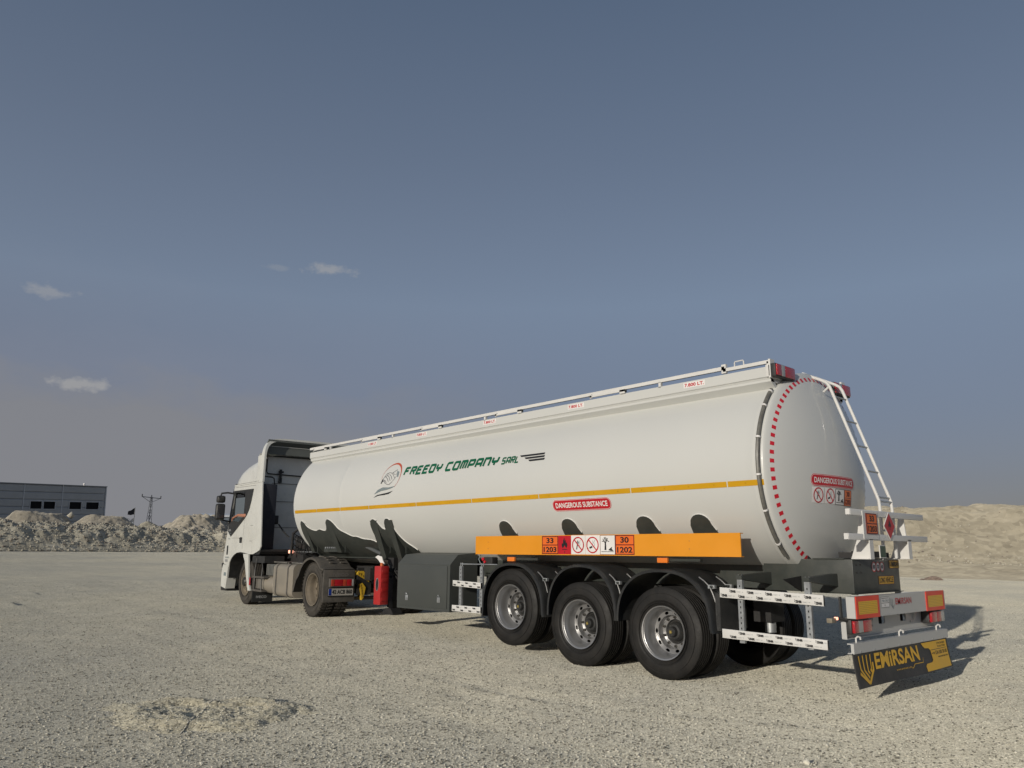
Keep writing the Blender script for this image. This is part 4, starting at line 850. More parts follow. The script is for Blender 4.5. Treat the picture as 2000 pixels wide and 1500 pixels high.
lp = MB(); yz = rrect(-1.20, .635, 1.20, .83, .01, 2); hl = [rrect(.20, .725, .36, .805, .02, 3), rrect(-.36, .725, -.20, .805, .02, 3)]
lp.prism(yz, 'x', -2.15, -2.14, 0, hl); lp.box(-2.19, -2.14, -1.20, 1.20, .627, .635); lp.box(-2.19, -2.14, 1.195, 1.203, .635, .82)
lowp = lp.build('lower_rear_plate', BEAMW, TR, 0)
for y in (.28, -.28): MB().box(-2.10, -2.08, y - .12, y + .12, .70, .83).build('opening_backing', HOLE, TR, 0)
for y, z in ((.55, .80), (.52, .72), (-.47, .71), (-.15, .80)): MB().cyl((-2.15, y, z), (-2.16, y, z), .011, 8).build('bolt', GALV, lowp)
for s in (1, -1):
    y0, y1 = (.78, 1.20) if s > 0 else (-1.20, -.78)
    hs = MB().box(-2.24, -2.152, y0, y1, .675, .815, bev=.015).build('tail_lamp', BLACK, TR)
    segs = ((0.04, .26, LENSR), (.265, .50, LENSW), (.505, .96, LENSR)) if s > 0 else ((.04, .42, LENSR), (.425, .74, LENSR), (.745, .96, LENSW))
    for p0, p1, m_ in segs: MB().box(-2.268, -2.235, y1 - (y1 - y0) * p0, y1 - (y1 - y0) * p1, .688, .803, bev=.008).build('lens', m_, hs)
    ar = MB().tube([(-2.2, s * 1.19, .80), (-2.17, s * 1.25, .82), (-2.15, s * 1.32, .828)], .016, 8).build('marker_lamp_arm', BLACK, TR)
    MB().box(-2.175, -2.14, s * 1.32, s * 1.345, .815, .843, bev=.006).build('lamp_cap', LAMPON if s > 0 else LENSR, ar); MB().box(-2.165, -2.11, s * 1.345, s * 1.44, .79, .835, bev=.006).build('lamp_body', mat('lamp_beige', (.22, .19, .14), .5), ar)
MB().box(-2.17, -2.155, 1.215, 1.25, .80, 1.03).build('rubber_strip', BLACK, TR, 0)
for y in (.55, -.57): MB().prism([(-2.2, .833), (-2.2, 1.022), (-1.98, 1.03), (-1.98, .86), (-2.13, .64)], 'y', y, y + .02).build('beam_bracket', BEAMW, TR, 0)
hb = MB(); hb.box(-2.265, -2.235, -1.235, 1.235, .50, .595); hb.box(-2.235, -2.20, -1.235, 1.235, .585, .595); hb.box(-2.235, -2.20, -1.235, 1.235, .50, .508)
hbar = hb.build('flap_bar', BEAMW, TR, 0)
for y in (1.08, .04, -1.02):
    MB().tube([(-2.22, y, .592), (-2.22, y, .635), (-2.235, y - .012, .652), (-2.25, y - .03, .645), (-2.25, y - .035, .622)], .009, 7).build('hook', WHITE2, hbar)
for k in range(8): MB().cyl((-2.265, 1.1 - k * .31, .515), (-2.272, 1.1 - k * .31, .515), .008, 8).build('bolt', GALV, hbar)
# rubber flap, hanging and swinging slightly back
def flap(u, v, h):
    t = (.505 - v) / .32; return (-2.252 - .05 * t ** 1.5 - .015 * math.sin(u * 2.6 + .5) * t - h, -u - .0 * t, v)
fm = Decal(); fm.rect(-1.235, .185, 1.215, .505, mat('flap_rubber', (.018, .018, .018), .5, var=.2, bump=.2, dirt=(DUSTC, .10, 5)), 0); fo = fm.build('mud_flap', TR, flap, .04, .08)
so = fo.modifiers.new('t', 'SOLIDIFY'); so.thickness = .012; so.offset = -1
d = Decal(); Y_ = YELLF
for k in range(4): d.line([(-1.14 + k * .085, .475), (-1.125 + k * .078, .35 - k * .012), (-.985 + k * .022, .225 + k * .038)], .022, Y_, 2)
d.line([(-.985, .215), (-.85, .33), (-.845, .40)], .030, Y_, 2.3); d.line([(-1.155, .32), (-.99, .215)], .028, Y_, 2.2)
d.text('EMiRSAN', -.79, .325, .30, .478, Y_, 2, .028); d.text('www.emirsan.com', -.33, .272, .04, .290, Y_, 2, .0)
d.line([(.04, .268), (.07, .268), (.13, .30), (.36, .30), (.38, .345)], .006, Y_, 2)
d.poly([(.42, .487), (1.16, .487), (1.16, .20), (.40, .20), (.40, .255), (.44, .275), (.60, .28), (.645, .30), (.645, .40), (.60, .425), (.50, .43), (.455, .455)], Y_, 2)
d.text('STRONGER', .86, .448, 1.11, .470, PBLACK, 3, .01); d.text('THAN EVER', .86, .415, 1.11, .437, PBLACK, 3, .01); d.rect(.66, .398, 1.13, .403, PBLACK, 3)
d.text('+90', .66, .352, .755, .376, PBLACK, 3); d.text('534 500 50 00', .77, .346, 1.13, .386, PBLACK, 3, .02); d.text('www.emirsan.com', .82, .312, 1.13, .332, PBLACK, 3)
d.build('flap_print', fo, lambda u, v, h: flap(u, v, h + .002), .04, .08)
# stickers on the frame box
d = Decal()
for k, s_ in enumerate(('80', '70', '60')): u = -.08 + k * .105; d.ell(u, 1.305, .056, .056, PWHITE, 1, 20); d.ring(u, 1.305, .056, .056, .012, RED, 2 + k * .1, 20); d.text(s_, u - .026, 1.285, u + .026, 1.325, PBLACK, 3)
RD('speed_sticker', d, -2.031, TR)
d = Decal(); d.rect(.33, 1.285, .60, 1.375, YELL, 1); d.frame(.33, 1.285, .60, 1.375, .004, DKRED, 2); d.text('EMiRSAN', .385, 1.305, .59, 1.358, PBLACK, 2, .03); d.line([(.34, 1.35), (.355, 1.31), (.375, 1.33)], .006, DKRED, 2); RD('maker_sticker', d, -2.031, TR)
d = Decal(); d.rect(.02, 1.115, .42, 1.205, YELL, 1); d.frame(.02, 1.115, .42, 1.205, .004, DKRED, 2); d.text('LONG VEHICLE', .04, 1.132, .40, 1.188, PBLACK, 2, .025); RD('long_vehicle_sticker', d, -2.031, TR)
for y in (.52, .42): 
    for z in (1.33, 1.25): MB().cyl((-2.03, y, z), (-2.038, y, z), .009, 8).build('bolt', DARK, TR)
# rear placard frame
for z, w, x in ((1.865, .965, -2.19), (1.615, 1.04, -2.19)): 
    b_ = MB().box(x - .025, x + .025, -w, w, z - .032, z + .032, bev=.004).build('placard_bar', WHITE2, TR)
    for s in (1, -1): MB().box(x - .022, x + .022, s * w, s * (w + .01), z - .028, z + .028).build('bar_cap', WHITE2, b_, 0)
for y in (.52, -.50): MB().prism([(-1.99, 1.388), (-2.205, 1.388), (-2.165, 1.90), (-2.12, 1.90), (-2.07, 1.60)], 'y', y - .008, y + .008).prism([(-2.02, 1.388), (-2.205, 1.388), (-2.205, 1.396), (-2.02, 1.396)], 'y', y - .06, y + .06).box(-2.215, -2.205, y - .045, y + .045, 1.388, 1.60).build('bar_bracket', WHITE2, TR, 0)
MB().box(-2.222, -2.216, .33, .70, 1.595, 1.885).build('placard_carrier', WHITE2, TR, 0)
hp = MB().box(-2.229, -2.223, .375, .635, 1.648, 1.862).build('hazard_plate', DKRED, TR, 0)
d = Decal(); un_plate(d, -.635, 1.648, -.375, 1.862, '33', '1203'); RD('plate_print', d, -2.2292, hp)
dm = Decal(); cy_, cz_ = -.055, 1.742; dd = MB().prism([(.055 + .148, cz_), (.055, cz_ + .148), (.055 - .148, cz_), (.055, cz_ - .148)], 'x', -2.229, -2.223).build('diamond_placard', PWHITE, TR, 0)
dm.poly([(cy_ - .138, cz_), (cy_, cz_ - .138), (cy_ + .138, cz_), (cy_, cz_ + .138)], RED, 1); flame(dm, cy_, cz_ + .02, .09, PBLACK, 2); RD('placard_print', dm, -2.2292, dd)
sk = MB().box(-2.205, -2.195, .15, .30, 1.40, 1.535).box(-2.20, -2.196, .22, .23, 1.38, 1.40).build('document_holder', WHITE2, TR, 0); d = Decal(); d.rect(-.293, 1.408, -.157, 1.527, STICK, 1); RD('document', d, -2.2052, sk)
# --- outriggers and side guards
for x in (-1.05, -1.82): MB().prism([(.60, 1.10), (.60, 1.235), (1.235, 1.205), (1.235, 1.165)], 'x', x - .04, x + .03).build('outrigger', CHAS, TR, 0)
MB().prism([(.60, 1.03), (.60, 1.20), (1.0, 1.17)], 'x', -1.45, -1.44).build('gusset', DARK, TR, 0)
def upright(x, z0, z1, y=1.215):
    q = MB(); q.box(x - .030, x + .030, y - .006, y, z0, z1); q.box(x - .030, x - .024, y - .035, y - .006, z0, z1); q.box(x + .024, x + .030, y - .035, y - .006, z0, z1); o = q.build('guard_upright', GALV, TR, 0)
    s = MB(); n_ = int((z1 - z0) / .055)
    for k in range(n_): z = z0 + .03 + k * .055; s.box(x - .006, x + .006, y + .0004, y + .0014, z, z + .02)
    s.build('slot', HOLE, o, 0); MB().tube([(x - .02, y - .02, z1), (x - .02, y - .02, z1 + .05)], .006, 6).tube([(x + .02, y - .02, z1), (x + .02, y - .02, z1 + .05)], .006, 6).build('u_bolt', GALV, o)
    return o
def guard(xa, xb, z0, z1, dz=0.0, y=1.25, n=6, off=0.0):
    """plank from xa (front) to xb (rear); dz lowers the rear end"""
    q = MB(); q.box(xb, xa, y - .028, y, z0, z1, bev=.003); L_ = xa - xb
    q.v = [(a, b, c - dz * (xa - a) / L_) for a, b, c in q.v]; o = q.build('guard_plank', WHITE2, TR)
    MB().add([(xb - .003, y - .026, z0 - dz + .004), (xb - .003, y - .002, z0 - dz + .004), (xb - .003, y - .002, z1 - dz - .004), (xb - .003, y - .026, z1 - dz - .004)], [(0, 1, 2, 3)]).build('end_cap', BLACK, o, 0)
    d = Decal(); H = z1 - z0; w = L_ / (n - .5)
    for r_ in range(2):
        zc = z0 + H * (.70 if r_ == 0 else .24)
        for k in range(n):
            u = -xa + off + (k - .45 + .5 * r_) * w
            if u < -xa or u + w * .42 > -xb: continue
            d.text('ÖZENER', u, zc - H * .13, u + w * .40, zc + H * .17, PBLACK, 2, .07); d.text('CONNECT', u + w * .42, zc - H * .07, min(u + w * .68, -xb), zc + H * .05, LGREY, 2, -.005); 
            if u + w * .80 < -xb: d.rect(u + w * .74, zc - H * .03, u + w * .76, zc + H * .03, GREY, 2); d.rect(u + w * .78, zc - H * .03, u + w * .80, zc + H * .03, GREY, 2)
    d.build('plank_film_print', o, lambda u, v, h: (-u, y + .0005 + h, v - dz * (xa + u) / L_)); return o
for x in (-1.05, -1.82): upright(x, .50, 1.16)
guard(-.82, -2.00, .965, 1.072, .035, n=6); guard(-.83, -2.01, .54, .635, .025, n=6, off=.08)
for x in (3.72, 3.24): upright(x, .58, 1.22)
guard(3.86, 3.21, .925, 1.01, .02, n=4); guard(3.87, 3.21, .555, .645, .0, n=4)
MB().tube([(3.74, 1.2, 1.25), (2.9, 1.2, 1.255)], .008, 6).build('guard_tie', GALV, TR)
# --- cabinet between landing gear and guard
pr = [(.70, .53), (1.25, .53), (1.25, 1.235), (1.10, 1.385), (.70, 1.42)]
cab_ = MB().prism(pr, 'x', 3.93, 5.31).build('tool_cabinet', CABI, TR, 25)
dr = MB().box(3.99, 5.24, 1.2505, 1.262, .575, 1.215, bev=.004).build('cabinet_door', CABI, TR)
for x in (5.02, 4.18):
    q = MB().box(x - .035, x + .035, 1.2625, 1.272, .66, .74, bev=.004); q.tube([(x - .025, 1.275, .75), (x, 1.28, .775), (x + .025, 1.275, .75)], .006, 6); q.box(x - .02, x + .02, 1.272, 1.281, .675, .71); q.build('latch', GALV, dr)
MB().box(3.93, 5.31, -1.25, -.70, .53, 1.38).build('far_cabinet', CABI, TR, 0)
# --- extinguisher box, landing legs, hose ends
eb = MB().box(5.93, 6.14, 1.00, 1.17, .53, 1.18, bev=.018).build('extinguisher_box', EXTR, TR, 50)
for z in (.62, .78, .94, 1.08): MB().box(5.922, 5.935, 1.02, 1.15, z - .03, z + .03, bev=.003).build('box_hinge', EXTR, eb)
d = Decal(); d.ell(-6.035, .87, .04, .10, HOLE, 1, 20); d.ring(-6.035, .87, .045, .11, .01, GREY, 2, 20); d.build('inspection_window', eb, lambda u, v, h: (-u, 1.1705 + h, v))
MB().prism([(6.07, 1.24), (5.93, 1.22), (5.98, 1.27), (6.02, 1.34), (6.14, 1.36), (6.22, 1.33), (6.13, 1.29)], 'y', 1.10, 1.11).build('crank_grip', PWHITE, TR, 0)
MB().box(5.98, 6.04, 1.09, 1.12, 1.17, 1.235).build('orange_strap', mat('strap_orange', (.5, .13, .04), .8), TR, 0)
for y in (.80, -.80):
    lg = MB().box(5.98, 6.16, y - .08, y + .08, .58, 1.32).build('landing_leg', DARK, TR, 0); MB().box(6.01, 6.13, y - .05, y + .05, .44, .58).build('inner_leg', HUB, lg, 0)
    MB().prism([(5.92, .375), (6.26, .375), (6.16, .46), (6.0, .46)], 'y', y - .10, y + .10).box(5.88, 6.34, y - .12, y + .12, .355, .374).build('leg_foot', DARK, lg, 0)
MB().box(5.33, 5.75, .55, .95, .62, 1.3).build('valve_block', DARK, TR, 0)
MB().cyl((6.07, -.8, 1.0), (6.07, .9, 1.0), .02, 8).build('leg_shaft', DARK, TR)
mb = MB(); g = random.Random(4)
for k in range(10): x = 5.4 + g.random() * .9; mb.tube([(x, .8, 1.25 - g.random() * .2), (x - .1, .9, 1.1), (x - .2, .75, .8 + g.random() * .3)], .018, 6)
mb.build('air_hose', DARK, TR)
MB().tube([(3.32, 1.16, 1.39), (3.34, 1.18, 1.33), (3.31, 1.17, 1.26)], .008, 6).build('grey_wire', GREY, TR)
vb = MB().box(3.05, 3.26, 1.05, 1.17, 1.24, 1.36, bev=.02).build('control_box', BLACK, TR); MB().cyl((3.24, 1.17, 1.33), (3.24, 1.19, 1.33), .025, 12).cyl((3.2, 1.17, 1.29), (3.2, 1.19, 1.29), .02, 12).build('control_button', RED, vb)
for x, z in ((2.62, 1.335), (-.02, 1.352)): mk = MB().box(x - .075, x + .075, 1.16, 1.20, z - .03, z + .03, bev=.008).build('side_marker_lamp', LENSO, TR); MB().box(x - .5, x + .02, 1.10, 1.155, z - .01, z + .02).build('lamp_arm', CHAS, TR, 0)
# --- axles and running gear
for i, ax in enumerate((0.0, 1.31, 2.62)):
    zc = .52 + (.155 if i == 2 else .01 if i == 1 else 0)
    MB().cyl((ax, -.95, zc), (ax, .95, zc), .065, 14).build('axle', DARK, TR)
    for s in (1, -1):
        MB().prism([(ax - .12, zc - .10), (ax + .75, .95), (ax + .70, 1.06), (ax + .55, 1.0), (ax - .45, zc + .12), (ax - .45, zc - .02)], 'y', s * .42, s * .50).build('trailing_arm', DARK, TR, 0)
        MB().lathe([(.10, -.10), (.15, -.07), (.165, 0), (.15, .07), (.16, .12), (.15, .2), (.1, .22)], (ax - .42, s * .46, zc + .22), 'z', 18).build('air_spring', DARK, TR)
        MB().cyl((ax, s * .52, zc), (ax, s * .84, zc), .20, 20).build('brake_drum', DARK, TR); MB().cyl((ax + .22, s * .36, zc + .02), (ax + .34, s * .36, zc + .10), .085, 12).build('brake_chamber', DARK, TR)
MB().cyl((.62, -.45, .92), (.62, .45, .92), .13, 22).build('air_reservoir', DARK, TR)
MB().cyl((-.93, .40, .665), (-.93, .40, .555), .062, 20).build('damper_cup', GALV, TR); MB().box(-1.0, -.78, .2, .5, .67, 1.05).build('damper_mount', DARK, TR, 0)
# tyre and rim
def tyre(R, w, n, grooves=4, lug=False, name='tyre', m_=None, rin=.300, bulge=.012):
    h = w / 2; pr = [(rin, -h * .72), (rin + .02, -h * .80), (rin + .07, -h - bulge * .6), (rin + (R - rin) * .55, -h - bulge), (R - .055, -h * .97), (R - .022, -h * .90), (R - .004, -h * .80)]
    tread = []; tw = h * 1.5
    for k in range(grooves):
        y = -tw / 2 + tw * (k + .5) / grooves; tread += [(R, y - .009), (R - .013, y - .006), (R - .013, y + .006), (R, y + .009)]
    pr = pr + tread + [(r, -y) for r, y in reversed(pr)]
    mb = MB().lathe(pr, (0, 0, 0), 'y', n)
    # sidewall rings
    for rr_, dy in ((rin + .045, .004), (R - .075, .004)):
        for s in (1, -1): mb.tube([(rr_ * math.cos(a), s * (h + bulge * .75) * 1.0 - s * abs(rr_ - (rin + (R - rin) * .5)) * .06, rr_ * math.sin(a)) for a in np.linspace(0, 2 * PI, 49)[:-1]], .004, 4, closed=True)
    if lug:
        for k in range(44):
            a = 2 * PI * k / 44; ca, sa = math.cos(a), math.sin(a); da = .048
            for s in (1, -1):
                vs = []
                for aa, y in ((a - da * .35, s * h * .95), (a + da * .35, s * h * .95), (a + da * 1.0, s * .02), (a + da * .3, s * .02)):
                    for r in (R - .02, R + .010): vs.append((r * math.cos(aa), y, r * math.sin(aa)))
                mb.add(vs, [(1, 3, 5, 7), (0, 1, 3, 2), (2, 3, 5, 4), (4, 5, 7, 6), (6, 7, 1, 0)])
    return mb
def disc_holes(r0, r1, y0, y1, nh, rh, rc, n=60):
    out_ = [(r1 * math.cos(2 * PI * k / n), r1 * math.sin(2 * PI * k / n)) for k in range(n)]; inn = [(r0 * math.cos(-2 * PI * k / 32), r0 * math.sin(-2 * PI * k / 32)) for k in range(32)]
    hs = [[(rc * math.cos(2 * PI * j / nh) + rh[0] * math.cos(-t) * math.cos(2 * PI * j / nh) - rh[1] * math.sin(-t) * math.sin(2 * PI * j / nh), rc * math.sin(2 * PI * j / nh) + rh[0] * math.cos(-t) * math.sin(2 * PI * j / nh) + rh[1] * math.sin(-t) * math.cos(2 * PI * j / nh)) for t in np.linspace(0, 2 * PI, 15)[:-1]] for j in range(nh)]
    return MB().prism(out_, 'y', y0, y1, 0, [inn] + hs)
def make_wheel(parent, R, w, mt, mr, lug=False, dual=True, hub_out=False, gap=.045, name='wheel'):
    """y = 0 is the outer sidewall face, the wheel runs inward to -y"""
    e = empty(name, (0, 0, 0), parent); cy_ = -w / 2
    t1 = tyre(R, w, 72, 5, lug); t1.v = [(x, y + cy_, z) for x, y, z in t1.v]; t1.build('tyre', mt, e, 30)
    if dual: t2 = tyre(R, w, 72, 5, lug); t2.v = [(x, y + cy_ - w - gap, z) for x, y, z in t2.v]; t2.build('tyre', mt, e, 30)
    dd = .262 if not hub_out else .03
    pr = [(.292, -.004), (.306, .0), (.308, -.012), (.288, -.022), (.282, -.04), (.272, -.058), (.264, -.075), (.262, -.13), (.256, -.165), (.247, -.180), (.246, -.20)]
    if hub_out: pr = [(.292, -.004), (.306, .0), (.308, -.012), (.290, -.02), (.284, -.045), (.268, -.065), (.262, -.12), (.262, -.2)]
    rm = MB().lathe(pr, (0, 0, 0), 'y', 56); rm.lathe([(.292, -.004), (.290, -w + .03), (.306, -w + .02)], (0, 0, 0), 'y', 40)
    ro = rm.build('rim', mr, e, 30)
    if not hub_out:
        dk = disc_holes(.194, .250, -.192, -.184, 10, (.018, .029), .221); dk.build('rim_disc', mr, e, 30)
        MB().lathe([(.197, -.181), (.194, -.190), (.192, -.245), (.188, -.256), (.180, -dd), (.142, -dd), (.140, -dd - .05)], (0, 0, 0), 'y', 44).build('hub_flange', mr, e)
        hb_ = MB().lathe([(.135, -dd - .03), (.115, -dd - .02), (.105, -dd + .02), (.085, -dd + .045), (.062, -dd + .05), (.055, -dd + .095), (.045, -dd + .105), (.005, -dd + .105)], (0, 0, 0), 'y', 28).build('hub', BLACK, e)
        st_ = [(.026 * math.cos(t), .026 * math.sin(t)) if k % 2 == 0 else (.011 * math.cos(t), .011 * math.sin(t)) for k, t in enumerate(np.linspace(0, 2 * PI, 13)[:-1])]
        MB().prism(st_, 'y', -dd + .105, -dd + .111).build('hub_star', BRASS, e, 0)
        for k in range(10): a = 2 * PI * (k + .5) / 10; MB().lathe([(.0165, 0), (.0165, .020), (.010, .024), (.010, .036), (.001, .037)], (.1640 * math.cos(a), -dd, .1640 * math.sin(a)), 'y', 8).build('wheel_nut', HUB, e)
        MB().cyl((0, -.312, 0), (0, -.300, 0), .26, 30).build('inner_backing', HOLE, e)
    else:
        dk = disc_holes(.10, .264, -.075, -.065, 10, (.018, .028), .222); dk.build('rim_disc', mr, e, 30)
        MB().lathe([(.19, -.066), (.178, -.03), (.165, .005), (.15, .01), (.11, .01), (.105, .0)], (0, 0, 0), 'y', 36).build('hub_flange', mr, e)
        MB().lathe([(.108, -.02), (.105, .03), (.08, .055), (.04, .06), (.001, .06)], (0, 0, 0), 'y', 28).build('hub', HUB, e)
        for k in range(10): a = 2 * PI * (k + .5) / 10; MB().lathe([(.016, 0), (.016, .022), (.010, .03), (.001, .031)], (.138 * math.cos(a), .01, .138 * math.sin(a)), 'y', 8).build('wheel_nut', mr, e)
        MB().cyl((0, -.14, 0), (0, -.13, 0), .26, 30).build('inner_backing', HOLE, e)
    return e
w0 = make_wheel(TR, .525, .285, RUB, RIM); w0.location = (0, 1.205, .525)
for i, (ax, z) in enumerate(((1.31, .535), (2.62, .68))): c = copy_tree(w0, TR, (ax, 1.205, z)); c.rotation_euler = (0, .31 + i, 0)
for ax, z in ((0, .525), (1.31, .535), (2.62, .68)): c = copy_tree(w0, TR, (ax, -1.205, z)); c.rotation_euler = (0, .5 + ax, PI)
# fenders
def fender(cx, rx, top, zlo_f, zlo_r, name='fender'):
    pts = []; zc = .62; ry = top - zc; n_ = 26
    for i in range(n_ + 1):
        a = math.radians(180 * i / n_); ca, sa = math.cos(a), math.sin(a); e = .86
        pts.append((cx + rx * math.copysign(abs(ca) ** e, ca), zc + ry * abs(sa) ** e))
    pts = [(cx + rx + .01, zlo_f)] + pts + [(cx - rx - .02, zlo_r)]; mb = MB(); K = len(pts); vs = []
    for x, z in pts: 
        d_ = Vector((x - cx, z - zc)); d_ = d_.normalized() if d_.length > .05 else Vector((1, 0))
        ys = ((1.25, -.035), (1.253, -.008), (1.245, .0), (1.20, .006), (.95, .008), (.62, .004), (.62, -.004), (.95, 0), (1.20, -.002), (1.236, -.008), (1.243, -.03))
        for y, o in ys: vs.append((x + d_.x * o, y, z + d_.y * o))
    m_ = 11; fs = [(i * m_ + a, i * m_ + (a + 1) % m_, (i + 1) * m_ + (a + 1) % m_, (i + 1) * m_ + a) for i in range(K - 1) for a in range(m_)]
    fs += [tuple(range(m_)), tuple((K - 1) * m_ + a for a in reversed(range(m_)))]
    return mb.add(vs, fs).build(name, FEND, TR, 50)
for cx, rx, top, zf, zr in ((2.555, .625, 1.285, .52, .585), (1.255, .60, 1.285, .62, .62), (-.02, .68, 1.25, .62, .57)):
    fn = fender(cx, rx, top, zf, zr)
    for t in (-1,):
        k_ = rx / .625; o_ = -.035
        MB().cyl((cx - .60 * k_, 1.20, 1.07), (cx - .60 * k_, .50, 1.07), .013, 8).build('fender_tube', CHAS, fn)
        for yy in (1.15, .80):
            MB().tube([(cx + (-.40 + o_) * k_, yy, 1.17), (cx + (-.46 + o_) * k_, yy, 1.13), (cx + (-.525 + o_) * k_, yy, 1.07), (cx + (-.565 + o_) * k_, yy, .98), (cx + (-.59 + o_) * k_, yy, .90)], .009, 6).build('fender_clamp', mat('clamp_steel', (.20, .20, .20), .45, metal=.5), fn)
            MB().box(cx - .63 * k_, cx - .55 * k_, yy - .02, yy + .02, 1.05, 1.09).build('clamp_block', GALV, fn, 0)
MB().box(-.76, -.70, .62, 1.16, .60, 1.0).build('rear_flap', FEND, TR, 0)

# ================================================================== tractor truck
TK = empty('tractor_truck', (8.165, -0.023, 0.19)); TK.rotation_euler = (0, -math.atan2(.02, 3.8), math.radians(-5.97))
tag(TK, 'white two-axle tractor truck with high roof hitched to the tank trailer', 'truck')
# --- cab shell: side panels with window openings
XB = 3.0
side = [(2.93, 1.235), (2.97, 1.8), (3.06, 2.755), (4.98, 2.785), (5.05, 2.62), (5.22, 1.98), (5.30, 1.60), (5.42, 1.15), (5.44, .98), (5.36, .88), (5.10, .86), (4.99, .80), (4.96, .92), (4.84, 1.02), (4.68, 1.10), (4.48, 1.155), (4.20, 1.175), (3.94, 1.16), (3.60, 1.13), (3.35, 1.135), (3.05, 1.20)]
win = [(3.66, 2.60), (4.98, 2.60), (5.19, 1.97), (5.165, 1.86), (4.20, 1.965), (4.02, 2.06), (3.85, 2.20)]
dark = [(3.60, 2.63), (5.02, 2.645), (5.235, 1.95), (5.23, 1.66), (5.0, 1.535), (4.80, 1.62), (4.08, 1.95), (3.93, 2.04), (3.80, 2.17), (3.70, 2.36)]
clear = [(4.16, 2.585), (4.93, 2.595), (5.12, 2.0), (5.10, 1.93), (4.50, 1.885), (4.22, 1.985), (4.165, 2.02)]
for s in (1, -1):
    p = MB().prism(side, 'y', s * 1.205, s * 1.225, 0, [clear]).build('cab_side', CABW, TK, 0)
    # black surround, door seams, glass
    MB().prism(dark, 'y', s * 1.2255, s * 1.232, 0, [clear]).build('window_surround', BLACK, TK, 0)
    MB().prism(clear, 'y', s * 1.212, s * 1.216).build('window_glass', GLASS, TK, 0) if s < 0 else MB().prism([(4.16, 2.46), (4.155, 2.585), (4.93, 2.595), (4.975, 2.46)], 'y', 1.212, 1.216).build('window_glass', GLASS, TK, 0)
    MB().box(4.86, 4.90, s * 1.218, s * 1.236, 1.93, 2.60).build('window_bar', BLACK, TK, 0)
    sm = MB()
    for a, b in (((4.09, 1.93), (4.11, 1.55)), ((4.11, 1.55), (4.11, 1.24)), ((3.66, 1.78), (3.22, 1.79)), ((3.66, 1.43), (3.22, 1.43)), ((3.22, 1.79), (3.22, 1.43)), ((3.10, 2.70), (3.06, 1.30)), ((4.94, 1.50), (4.15, 1.50)), ((3.10, 2.70), (4.96, 2.72))):
        d_ = Vector((b[0] - a[0], b[1] - a[1])).normalized() * .004; nn = (-d_.y, d_.x); sm.prism([(a[0] + nn[0], a[1] + nn[1]), (b[0] + nn[0], b[1] + nn[1]), (b[0] - nn[0], b[1] - nn[1]), (a[0] - nn[0], a[1] - nn[1])], 'y', s * 1.2252, s * 1.2262)
    sm.build('panel_seam', mat('seam_grey', (.16, .155, .14), .8), TK, 0)
    hd = MB().prism(rrect(4.16, 1.385, 4.33, 1.52, .03), 'y', s * 1.2255, s * 1.232).build('door_handle', BLACK, TK, 0)
    MB().box(4.18, 4.31, s * 1.232, s * 1.25, 1.47, 1.505, bev=.006).build('handle_grip', BLACK, hd)
d = Decal(); d.text('450', -5.16, 1.665, -5.02, 1.715, LGREY, 1); d.text('STRALIS', -5.17, 1.60, -5.0, 1.63, GREY, 1); d.text('EURO 5', -5.16, 1.47, -5.02, 1.50, GREY, 1); d.text('42 ACB 860', -5.28, 1.02, -5.02, 1.06, GREY, 1)
d.build('door_lettering', TK, lambda u, v, h: (-u, 1.233 + h, v))
MB().prism(rrect(-1.205, 1.2, 1.205, 3.45, .03), 'x', 3.45, 3.465).build('cab_back', CABW, TK, 0)
MB().prism([(2.95, 1.20), (3.0, 1.14), (4.9, 1.15), (5.3, 1.0), (5.3, 1.05), (4.9, 1.2), (2.95, 1.25)], 'y', -1.2, 1.2).build('cab_floor', BLACK, TK, 0)
# windscreen, pillars and nose
fr = MB(); yy = [-1.205 + 2.41 * k / 14 for k in range(15)]
def nose(y): return .16 * (1 - (y / 1.205) ** 2)
fz = [(5.44, .98), (5.42, 1.15), (5.30, 1.60), (5.23, 1.90)]; vs = [(x + nose(y), y, z) for x, z in fz for y in yy]
fr.add(vs, [(i * 15 + k, i * 15 + k + 1, (i + 1) * 15 + k + 1, (i + 1) * 15 + k) for i in range(3) for k in range(14)]).build('cab_front', CABW, TK)
ws = MB(); fz = [(5.23, 1.90), (5.11, 2.35), (4.98, 2.78)]; vs = [(x + nose(y), y, z) for x, z in fz for y in yy]
ws.add(vs, [(i * 15 + k, i * 15 + k + 1, (i + 1) * 15 + k + 1, (i + 1) * 15 + k) for i in range(2) for k in range(14)]).build('windscreen', GLASS, TK)
for s in (1, -1): MB().tube([(5.24, s * 1.18, 1.90), (5.0, s * 1.18, 2.74)], .035, 8).build('a_pillar', CABW, TK)
MB().box(5.13, 5.22, 1.20, 1.235, 1.10, 1.32, bev=.01).build('side_air_intake', BLACK, TK); 
